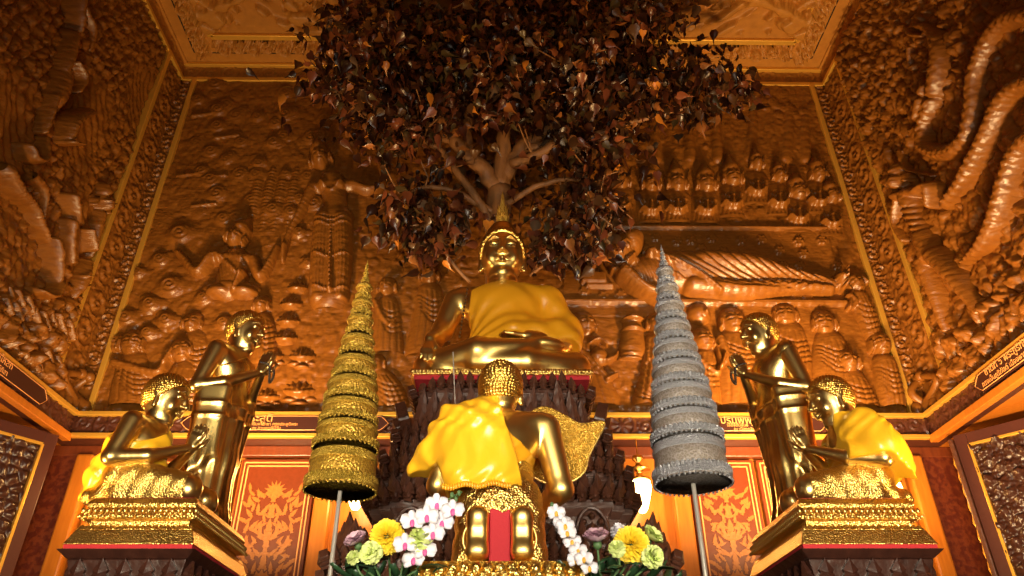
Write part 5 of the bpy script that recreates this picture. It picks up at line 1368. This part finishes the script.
fig('seated_prince', (400, 262, 452, 358), lambda L: L.monk((430, 278), .125, [((416, 294), (444, 294)), ((412, 318), (448, 318)), ((404, 352), (450, 352))], H=.11, turn=.5))
fig('kneeling_servant', (366, 352, 420, 410), lambda L: (L.monk((378, 366), .10, [((370, 378), (392, 376)), ((372, 392), (404, 390)), ((376, 408), (412, 408))], H=.10, turn=-.6)))
# reclining Buddha
def f_recl(L):
    L.tube([(640, 277), (657, 276), (690, 276), (730, 279), (765, 284)], [.20, .27, .28, .25, .17], .20); L.tube([(700, 270), (745, 275), (785, 282), (818, 287), (832, 291)], [.18, .19, .12, .085, .075], .23)
    L.tube([(690, 292), (740, 296), (785, 292), (826, 294)], [.14, .13, .10, .075], .19)
    L.ell((835, 288), .07, .11, .21, .3); 
    for i in range(5): L.ell((838, 281 + i * 3.6), .028, .022, .24)
    L.tube([(622, 282), (640, 298), (656, 303)], [.10, .09, .075], .24); L.tube([(656, 302), (640, 292), (624, 282), (612, 276)], [.07, .065, .05, .05], .18)
    L.tube([(648, 266), (690, 284), (715, 300)], [.09, .07, .055], .26)
    L.tube([(612, 268), (632, 270)], [.08, .11], .17)
    for i in range(15):
        u = 640 + i * 12.4; L.line([(u - 10, 254 + i * 1.2), (u + 4, 266 + i * 1.3), (u + 20, 276 + i * 1.0), (u + 42, 288 + i * .4)], .010, .020)
    for i in range(7): L.line([(632 + i * 4, 256), (634 + i * 5, 272), (644 + i * 5, 288)], .010, .016)
    for i in range(5): L.line([(710 + i * 14, 292), (740 + i * 13, 296), (770 + i * 9, 291)], .008, .013)
    L.ell((606, 252), .15, .13, .20); L.face((618, 262), .19, .17, -.8, .2, .12)
fig('reclining_buddha', (590, 236, 848, 308), f_recl, 'long reclining Buddha with its head on one hand')
# crowned row
for i, (u, v, r, cr) in enumerate(((590, 184, .13, 1.2), (620, 184, .13, 1.3), (650, 187, .13, 1.2), (676, 186, .145, 1.5), (705, 187, .145, 1.0), (731, 181, .145, 1.6), (755, 168, .10, 1.8), (777, 180, .10, 1.2), (796, 195, .135, .9), (816, 178, .125, 1.1), (829, 200, .12, .9))):
    def f_cr(L, u=u, v=v, r=r, cr=cr):
        L.tube([(u, v + 14), (u, v + 36)], [.20, .22], .07); L.folds([(u - 11, v + 16), (u - 13, v + 36)], [(u + 11, v + 16), (u + 13, v + 36)], 6, .009, .012)
        L.tube([(u - 8, v + 26), (u - 2, v + 30), (u, v + 20)], [.04, .04, .03], .12); L.tube([(u + 8, v + 26), (u + 2, v + 30), (u, v + 20)], [.04, .04, .03], .12)
        L.line([(u - 9, v + 16), (u, v + 20), (u + 9, v + 16)], .014, -.014)
        L.face((u, v), r, .11, 0, cr, .02)
        for k in (-1, 1): L.tube([(u + k * r / WB.mpp((u, v)) * .9, v - 5), (u + k * r / WB.mpp((u, v)) * 1.1, v - 16)], [.03, .01], .06)
    fig('crowned_attendant', (u - 24, v - 48, u + 24, v + 40), f_cr)
# monks at the lower right
def row(u0, u1, v): return ((u0, v), (u1, v))
fig('praying_monk', (838, 270, 885, 345), f_att((853, 286), .135, [row(846, 868, 300), row(852, 876, 316), row(862, 882, 338)], H=.10, turn=-.6, hands=[(852, 306), (846, 312), (848, 296)], ang=.5), 'praying monk standing beside the right edge')
fig('robed_monk', (766, 300, 812, 408), f_att((784, 317), .15, [row(770, 806, 334), row(766, 812, 360), row(764, 812, 404)], H=.085, turn=-.6))
fig('robed_monk', (806, 305, 856, 408), f_att((822, 326), .15, [row(812, 846, 344), row(810, 856, 370), row(812, 856, 406)], H=.10, turn=-.6))
fig('robed_monk', (858, 330, 906, 410), f_att((878, 348), .14, [row(870, 896, 366), row(872, 902, 388), row(876, 905, 408)], H=.12, turn=-.4))
fig('robed_monk', (826, 346, 882, 410), f_att((844, 366), .14, [row(832, 866, 382), row(830, 874, 396), row(826, 880, 410)], H=.13, turn=-.2))
fig('robed_monk', (708, 305, 765, 408), f_att((731, 325), .16, [row(718, 752, 342), row(712, 762, 366), row(712, 764, 404)], H=.11, turn=.2, hands=[(724, 362), (718, 368), (714, 350)]))
fig('robed_monk', (682, 322, 722, 408), f_att((700, 345), .14, [row(690, 716, 360), row(688, 720, 380), row(690, 722, 406)], H=.13, turn=.7, hands=[(712, 378), (718, 372), (722, 358)]))
fig('robed_monk', (684, 298, 714, 335), lambda L: (L.ell((698, 316), .14, .15, .11), L.ell((703, 318), .04, .06, .14)))
fig('robed_monk', (628, 318, 668, 408), lambda L: (L.monk((655, 328), .13, [row(642, 668, 344), row(640, 666, 366), row(630, 668, 404)], H=.12, turn=-.4), L.folds([(628, 390), (636, 402), (655, 406)], [(650, 362), (660, 380), (668, 398)], 7, .012, .02)))
fig('robed_monk', (575, 305, 625, 408), f_att((583, 328), .15, [row(570, 600, 346), row(568, 606, 372), row(568, 622, 404)], H=.11, turn=.8, hands=[(600, 376), (606, 384), (616, 378)]))
def f_pot(L): L.tube([(632, 324), (632, 350)], [.12, .16], .10); L.ell((632, 323), .15, .035, .13); L.ell((632, 333), .15, .02, .13); L.ell((630, 357), .13, .03, .10); L.ell((630, 361), .16, .025, .09)
fig('offering_jar', (612, 312, 652, 368), f_pot)
def f_kettle(L): L.ell((597, 360), .13, .13, .12); L.tube([(606, 364), (614, 360), (617, 354)], [.04, .03, .02], .10); L.tube([(588, 348), (598, 343), (606, 348)], [.02, .02, .02], .10)
fig('kettle', (580, 338, 622, 376), f_kettle)

# ------------------------------------------------------------------ side wall carvings
def mk_side(sx):
    def pt(u, v): p = atx(u, v, sx * (W - .12)); return (p.y, p.z)
    w = Wall(pt, (lambda A, B, H: np.stack([-W + .012 + H, A, B], -1)) if sx < 0 else (lambda A, B, H: np.stack([W - .012 - H, A[:, :], B], -1)), 2.6, S_SIDE - .04, LEDGE_T, CORN_B - .03)
    return w
WR, WL = mk_side(1), mk_side(-1)
WR.rs, WR.hs, WL.rs, WL.hs = .58, .66, .52, .8
rel_r = empty('carved_relief_panel'); tag(rel_r, 'deep carved wooden relief with coiling serpent on the right wall', 'wood carving')
rel_l = empty('carved_relief_panel'); tag(rel_l, 'deep carved wooden relief with standing warriors and rocks on the left wall', 'wood carving')
def ground_side(w, par, seed, rocks):
    u0, u1 = (840, 1100) if w is WR else (-80, 180)
    g = Layer(w, u0, 0, u1, 400, .017); g.__init__(w, u0, -40, u1, 420, .017)
    g.a = np.arange(w.a0, w.a1, .017); g.b = np.arange(w.b0, w.b1, .017); g.A, g.B = np.meshgrid(g.a, g.b); A, B = g.A, g.B
    wx = A + .08 * vnoise(A * 6, B * 6, 9); wz = B + .1 * vnoise(A * 5, B * 5, 8)
    up = np.clip((B - 6.0) / 2.2, 0, 1); lowz = np.clip((5.4 - B) / 1.0, 0, 1)
    dia = wx * .8 + wz * .6
    rock = cells(wx * 4.6, wz * 3.4, seed) ** .55 * .15 + cells(wx * 13, wz * 8, seed + 1) * .04
    fol = cells(wx * 9, wz * 5.5, seed + 3) * .07 + cells(wx * 19, wz * 15, seed + 5) * .035
    if w is WR: H = fol * (.4 + .6 * up) + rock * np.clip(lowz * 1.3, .35, 1) + .03 * vnoise(A * 3, B * 3, 2)
    else:
        mid = np.clip(vnoise(A * 1.1 + 3, B * 1.0, 4) * 3 - 1.1, 0, 1)
        H = (fol * .8) * (1 - mid * .8) + .05 * vnoise(A * 2.5, B * 2.5, 5) + .012 * np.sin(dia * 60 + 4 * vnoise(A * 4, B * 4, 6)) * mid + rock * lowz * 1.1
    g.H = np.clip(H, .01, None); g.mesh('carved_background', par)
ground_side(WR, rel_r, 3, True); ground_side(WL, rel_l, 7, True)
def sfig(w, par, name, box, fn, label=None): return fig(name, box, fn, label, w, par, .0125)
def f_naga(L):
    L.tube([(905, 28), (925, 27), (938, 45), (938, 75), (930, 105), (922, 128), (926, 148), (948, 152), (966, 138), (972, 108), (974, 78), (988, 42), (1008, 20), (1035, 14)], [.05, .10, .15, .17, .14, .13, .15, .16, .15, .14, .14, .15, .16, .16], .34, scale=.085)
    L.tube([(929, 88), (926, 104), (922, 118)], [.10, .11, .10], .40); L.line([(922, 96), (936, 98)], .016, .05)
    L.tube([(902, 26), (912, 34), (920, 36)], [.03, .06, .04], .30); L.tube([(906, 48), (905, 64)], [.06, .045], .22)
sfig(WR, rel_r, 'serpent_coil', (890, -10, 1060, 175), f_naga, 'thick scaled serpent neck curling under itself')
sfig(WR, rel_r, 'serpent_coil', (920, 60, 1060, 225), lambda L: L.tube([(1045, 78), (1018, 88), (1002, 105), (990, 130), (975, 158), (960, 184), (944, 204)], [.16, .16, .16, .15, .14, .13, .11], .34, scale=.085))
sfig(WR, rel_r, 'serpent_coil', (940, 120, 1070, 275), lambda L: L.tube([(1050, 128), (1028, 142), (1014, 162), (1004, 192), (994, 222), (980, 246), (960, 262)], [.16, .16, .155, .15, .14, .12, .06], .34, scale=.085))
def f_man(L):
    L.w.rs = .80; L.w.hs = .95
    L.tube([(908, 196), (912, 214), (922, 238)], [.16, .15, .13], .26); L.tube([(898, 196), (920, 190)], [.08, .08], .26)
    for i in range(7): L.line([(900 + i * 2, 205 + i * 6), (912 + i * 2, 208 + i * 6), (924 + i * 2, 200 + i * 6)], .014, .03)
    L.tube([(922, 238), (930, 256)], [.15, .17], .27); L.tube([(936, 256), (956, 280), (975, 312)], [.14, .11, .06], .28); L.tube([(926, 262), (934, 292), (943, 330)], [.13, .10, .06], .27)
    L.tube([(922, 192), (934, 186), (933, 206)], [.07, .065, .05], .30); L.tube([(897, 198), (893, 222), (900, 240)], [.06, .05, .04], .20)
    L.face((903, 181), .13, .26, .2, .3, .06); L.tube([(898, 150), (906, 168), (930, 176)], [.02, .025, .02], .2); L.w.rs = .58; L.w.hs = .66
sfig(WR, rel_r, 'snake_charmer', (885, 140, 990, 345), f_man, 'standing man seen beneath the serpent, legs apart')
sfig(WR, rel_r, 'carved_paddle', (885, 105, 920, 180), lambda L: (L.ell((902, 131), .12, .28, .24), L.tube([(900, 150), (900, 162), (908, 172)], [.03, .025, .02], .2)))
def f_rocks(seed, pts):
    def f(L):
        for (u, v, r) in pts:
            for i in range(5): L.ell((u + (i - 2) * 6, v - (i - 2) * 3), r * .5, r * .9, .24 + .03 * (i % 2), .5)
    return f
def f_warrior(L):
    L.tube([(69, -6), (69, 14), (70, 30)], [.10, .095, .08], .30, ring=.16); L.tube([(66, 34), (61, 54), (57, 70)], [.11, .12, .10], .28)
    L.tube([(60, 66), (56, 84), (50, 100)], [.14, .20, .20], .26, ring=.05); L.tube([(46, 96), (41, 118), (38, 132)], [.07, .06, .05], .26)
    L.tube([(84, 8), (92, 30), (90, 50)], [.07, .08, .05], .16); L.tube([(76, 62), (82, 78), (78, 92)], [.05, .06, .04], .18)
sfig(WL, rel_l, 'carved_warrior', (30, -15, 110, 142), f_warrior, 'warrior with raised arm at the upper left')
sfig(WL, rel_l, 'carved_block', (50, 100, 95, 152), lambda L: (L.tube([(60, 138), (66, 120), (84, 112)], [.12, .14, .10], .30), L.tube([(58, 142), (66, 144)], [.05, .05], .34)))
sfig(WL, rel_l, 'carved_limb', (-5, 140, 50, 175), lambda L: L.tube([(20, 146), (24, 158), (34, 158), (40, 138)], [.07, .08, .08, .05], .28))
sfig(WL, rel_l, 'elephant_trunk', (-10, 170, 60, 250), lambda L: L.tube([(-5, 170), (8, 190), (24, 206), (34, 226), (44, 244)], [.16, .13, .11, .10, .07], .30, ring=.04), 'ringed elephant trunk')
sfig(WL, rel_l, 'carved_blade', (30, 170, 62, 225), lambda L: L.tube([(24, 172), (40, 190), (46, 218)], [.12, .11, .03], .2))
def f_legs(L):
    L.tube([(62, 196), (66, 212), (70, 222)], [.09, .08, .06], .30); L.tube([(64, 222), (64, 240), (66, 262)], [.10, .085, .07], .26); L.tube([(44, 240), (46, 262), (46, 282)], [.10, .11, .095], .30, ring=.2)
    L.tube([(46, 284), (38, 296), (28, 292), (26, 288)], [.07, .07, .06, .04], .34)
sfig(WL, rel_l, 'carved_legs', (20, 185, 80, 306), f_legs, 'pair of booted legs')
sfig(WL, rel_l, 'carved_demon', (78, 185, 122, 268), lambda L: (L.face((99, 203), .15, .2, .3, .4, .05), L.tube([(98, 214), (94, 232), (92, 256)], [.12, .11, .05], .20), L.tube([(84, 230), (88, 250)], [.05, .05], .24)), 'crouching demon')
sfig(WL, rel_l, 'carved_beast_head', (55, 262, 98, 302), lambda L: (L.tube([(84, 262), (78, 280), (72, 296)], [.10, .14, .08], .24), L.ell((76, 276), .04, .03, .34), L.tube([(86, 286), (92, 294)], [.05, .03], .26)), 'snarling beast head')
def f_rk(pts):
    return lambda L: [L.tube([(u + i * 5 - 10, v + j * 3 - 5 + i * 3), (u + i * 5 - 7, v + j * 3 + 11 + i * 3)], [r * .5, r * .6], .20 + .05 * ((i + j) % 2)) for (u, v, r) in pts for i in range(5) for j in range(1)]
sfig(WL, rel_l, 'carved_rocks', (-10, 275, 45, 340), f_rk([(14, 292, .10), (30, 308, .10), (2, 300, .11)]))
sfig(WL, rel_l, 'carved_rocks', (40, 300, 85, 350), f_rk([(56, 316, .10), (66, 326, .09)]))
sfig(WL, rel_l, 'carved_rocks', (-10, 330, 95, 402), f_rk([(8, 338, .12), (22, 350, .12), (44, 352, .12), (58, 366, .11)]))
sfig(WR, rel_r, 'carved_rocks', (930, 320, 1040, 400), f_rk([(955, 362, .11), (972, 348, .12), (990, 330, .13), (1005, 320, .13), (1015, 300, .12), (962, 340, .10)]))
# ------------------------------------------------------------------ flowers in two vases
PY = mat('yellow_petal', (1.0, .70, .02), .55, col2=(.98, .74, .05), scale=40); PG = mat('lime_petal', (.62, .78, .18), .6, col2=(.80, .86, .40), scale=30)
PM = mat('mauve_petal', (.55, .30, .42), .6, col2=(.74, .52, .58), scale=20); PW = mat('white_orchid_petal', (.86, .82, .90), .5, col2=(.92, .90, .95), scale=20)
PP = mat('magenta_lip', (.60, .04, .28), .5, col2=(.80, .20, .45), scale=40); STEM = mat('green_stem', (.07, .14, .05), .5, col2=(.10, .20, .07)); LEAFG = mat('dark_green_leaf', (.015, .05, .022), .35, bump=.3, scale=30, col2=(.03, .08, .03)); PYC = mat('orchid_heart', (.8, .45, .05), .5)
def petal_set(spec, mb):
    """spec: list of (theta, phi, length, width, cup, base radius)"""
    for th, ph, L, w, cup, r0 in spec:
        d = Vector((math.sin(ph) * math.cos(th), math.sin(ph) * math.sin(th), math.cos(ph))); e = Vector((-math.sin(th), math.cos(th), 0)); n = d.cross(e).normalized()
        base = len(mb.v); rows = 4
        for i in range(rows + 1):
            t = i / rows; ww = w * math.sin(math.pi * (.12 + .76 * t)) ** .7; c = d * (r0 + L * t) + n * cup * L * t * t
            for k in (-1, 0, 1): mb.v.append(tuple(c + e * ww * k - n * .35 * ww * (1 - abs(k)) * (1 if cup >= 0 else -1)))
        for i in range(rows):
            for k in range(2):
                a = base + i * 3 + k; mb.f.append((a, a + 1, a + 4, a + 3))
    return mb
def bloom(kind, r):
    rnd = random.Random(int(r * 9999) + len(kind)); sp = []
    if kind == 'mum':
        for i in range(340):
            z = 1 - 1.7 * (i + .5) / 340; ph = math.acos(max(-1, z)); th = i * 2.39996; sp.append((th, ph + rnd.uniform(-.08, .08), r * rnd.uniform(.55, .66), r * .075, -.2 + .2 * rnd.random(), r * .36))
    elif kind == 'carnation':
        for i in range(130):
            z = 1 - 1.6 * (i + .5) / 130; ph = math.acos(max(-1, z)); th = i * 2.39996; sp.append((th, ph + rnd.uniform(-.15, .15), r * rnd.uniform(.55, .68), r * .22, rnd.uniform(-.5, .3), r * .34))
    elif kind == 'rose':
        for i in range(26):
            t = i / 26; sp.append((i * 2.39996, .12 + 1.15 * t, r * (.75 + .15 * t), r * (.28 + .3 * t), -.55 + .75 * t, r * .12))
    return petal_set(sp, MB())
def flower(kind, u, v, Y, rpx, m, vase, name, label, tilt, group=None, leaves=1):
    p = at(u, v, Y); r = rpx / F / ray(u, v)[1] * Y
    e = empty(name, p); tag(e, label, 'flower', group)
    b = bloom(kind, r); o = b.build('petals', m, e, True); o['kind'] = 'stuff'
    o.rotation_euler = Vector(tilt).to_track_quat('Z', 'Y').to_euler()
    d = -Vector(tilt).normalized(); v0 = Vector(vase) - p
    cal = MB(); cal.sphere(tuple(d * r * .25), (r * .32, r * .32, r * .32), 10, 6); cal.build('calyx', STEM, e, True)
    pts = smooth_curve([d * r * .3, d * r * 1.3 + Vector((0, 0, -.03)), v0 * .6 + Vector((0, 0, .02)), v0], 5)
    MB().tube(pts, .004, 8).build('stem', STEM, e, True)
    for k in range(leaves):
        c = Vector(pts[len(pts) * (k + 2) // (leaves + 4)]); rnd = random.Random(int(u) + k); a = rnd.uniform(0, 6.28); q = Vector((math.cos(a), math.sin(a) * .6 - .5, rnd.uniform(-.1, .5))).normalized()
        lf = petal_set([(math.atan2(q.y, q.x), math.acos(q.z), .11, .026, -.3, .0)], MB()); l = lf.build('leaf', LEAFG, e, True); l.location = c
        s_ = l.modifiers.new('t', 'SOLIDIFY'); s_.thickness = .001
    return e
VL = at(392, 618, 2.62); VR = at(606, 618, 2.62); VLp, VRp = (VL.x, VL.y, 1.86), (VR.x, VR.y, 1.86)
for P0, nm in ((VLp, 'left'), (VRp, 'right')):
    vz = empty('flower_vase', (P0[0], P0[1], 1.50)); tag(vz, 'gold flower vase on the offering table, %s of the front pedestal' % nm, 'vase')
    MB().lathe([(.05, 0), (.06, .02), (.035, .05), (.075, .16), (.08, .22), (.045, .30), (.06, .40), (.054, .40), (.04, .30), (.02, .2), (0, .18)], 24).build('vase_body', GOLD, vz, True)
Y = 2.62
flower('mum', 387, 537, Y, 18, PY, VLp, 'chrysanthemum', 'yellow pompon chrysanthemum left of the front pedestal', (0, -1, .15))
flower('carnation', 371, 553, Y - .03, 12, PG, VLp, 'carnation', 'round lime green carnation just below the left yellow chrysanthemum', (-.2, -1, .1))
flower('carnation', 354, 558, Y - .0, 8, PG, VLp, 'carnation', 'small lime green carnation bud at the far left of the left bouquet', (-.7, -.6, .5))
flower('rose', 357, 543, Y + .03, 13, PM, VLp, 'rose', 'mauve rose at the left edge of the left bouquet', (-.4, -.6, .8))
flower('carnation', 420, 541, Y - .02, 14, PG, VLp, 'carnation', 'lime green carnation under the magenta orchids', (.1, -.6, .9))
flower('rose', 597, 541, Y, 15, PM, VRp, 'rose', 'open mauve rose right of the front pedestal beside the white orchids', (-.1, -.45, 1))
flower('mum', 631, 545, Y, 19, PY, VRp, 'chrysanthemum', 'large yellow chrysanthemum in the middle of the right bouquet', (0, -1, .1))
flower('carnation', 617, 549, Y - .05, 9, PG, VRp, 'carnation', 'small lime green carnation overlapping the right yellow chrysanthemum', (-.2, -.8, .6))
flower('rose', 650, 538, Y + .03, 13, PG, VRp, 'lisianthus', 'pale green lisianthus behind the right yellow chrysanthemum', (.6, -.5, .6))
flower('carnation', 652, 557, Y - .03, 12, PG, VRp, 'carnation', 'lime green carnation at the right edge of the right bouquet', (.5, -1, .0))
flower('carnation', 619, 532, Y + .05, 9, PW, VRp, 'carnation', 'white carnation half hidden behind the right yellow chrysanthemum', (-.1, -.5, 1))
def orchid(name, label, blooms, stem_pts, vase, lipm, rpx, buds):
    p0 = at(*stem_pts[0]); e = empty(name, p0); tag(e, label, 'flower')
    pts = smooth_curve([at(*q) - p0 for q in stem_pts] + [Vector(vase) - p0], 6); MB().tube(pts, .0035, 8).build('stem', STEM, e, True)
    for i, (u, v) in enumerate(blooms):
        c = at(u, v, 2.60 - .012 * (i % 3)) - p0; r = rpx / F / ray(u, v)[1] * 2.6; rnd = random.Random(i + int(u))
        mb = MB(); face = Vector((rnd.uniform(-.25, .25), -1, rnd.uniform(-.1, .2))); rot = face.to_track_quat('Z', 'Y').to_euler()
        sp = [(math.pi / 2 + k * 2 * math.pi / 3 + .1, 1.25, r * .95, r * .34, -.12, r * .04) for k in range(3)] + [(a, 1.3, r * 1.0, r * .56, -.1, r * .05) for a in (.25, math.pi - .25)]
        b = petal_set(sp, mb).build('bloom', PW, e, True); b.location = c; b.rotation_euler = rot
        so = b.modifiers.new('t', 'SOLIDIFY'); so.thickness = .0008
        lp = MB(); lp.sphere((0, -r * .16, r * .12), (r * .24, r * .36, r * .18), 10, 6); lp.sphere((r * .24, r * .02, r * .08), (r * .2, r * .2, r * .1), 8, 5); lp.sphere((-r * .24, r * .02, r * .08), (r * .2, r * .2, r * .1), 8, 5)
        lo_ = lp.build('lip', lipm, b, True)
        lk = MB(); q = min(range(len(pts)), key=lambda k: (Vector(pts[k]) - c).length); lk.tube([tuple(Vector(pts[q])), tuple(c + Vector((0, .01, 0)))], .0022, 6); lk.build('flower_stalk', STEM, e, True)
    for (u, v) in buds:
        bb = MB(); bb.sphere((0, 0, 0), (.008, .008, .011), 8, 6); k = bb.build('bud', STEM, e, True); k.location = at(u, v, 2.62) - p0
orchid('orchid_spray', 'spray of white and magenta orchids left of the kneeling disciple seen from behind', [(437, 505), (453, 511), (427, 517), (442, 523), (433, 534), (412, 522), (414, 560), (425, 551), (405, 545)],
       [(462, 492, 2.66), (449, 499, 2.66), (430, 512, 2.67), (414, 530, 2.67), (404, 560, 2.66)], VLp, PP, 11.5, [(452, 495), (459, 493), (456, 499)])
orchid('orchid_spray', 'spray of pure white orchids right of the kneeling disciple seen from behind', [(556, 513), (562, 523), (567, 533), (572, 542), (578, 551), (584, 559), (589, 568), (576, 560), (565, 526)],
       [(552, 506, 2.66), (560, 515, 2.67), (572, 535, 2.68), (585, 560, 2.67)], VRp, PYC, 9, [(552, 505), (556, 507)])
# loose foliage around the vases: each leaf spray of its own
for (P0, base, nm, us) in ((VLp, 395, 'left', ((352, 570), (368, 578), (398, 572), (412, 580), (430, 574), (385, 582))), (VRp, 610, 'right', ((575, 568), (592, 576), (612, 566), (628, 574), (645, 572), (660, 580)))):
    e = empty('greenery', P0); tag(e, 'dark green leaves filling the base of the %s bouquet' % nm, 'foliage')
    for i, (u, v) in enumerate(us):
        tip = at(u, v + 8, 2.72) - Vector(P0); st = MB().tube([(0, 0, 0), tuple(tip * .5 + Vector((0, .03, .02))), tuple(tip)], .003, 6); st.build('stem', STEM, e)
        for k in range(3):
            a = -2.3 + k * .75 + i * .3; lf = petal_set([(a, 1.45 - .25 * k, .10, .020, .25, 0)], MB()).build('leaf', LEAFG, e, True); lf.location = tip
            so = lf.modifiers.new('t', 'SOLIDIFY'); so.thickness = .001
# thin cord hanging in front of the altar from the Buddha's hand
cd = MB(); A0, A1 = at(453, 352, 5.1), at(459, 600, 3.6)
cd.tube([A0, at(455, 400, 4.9), at(457, 440, 4.5), A1], .004, 6)
o = cd.build('sacred_cord', mat('white_thread', (.55, .5, .45), .7)); tag(o, 'thin white sacred cord hanging from the large Buddha down the altar front', 'cord')
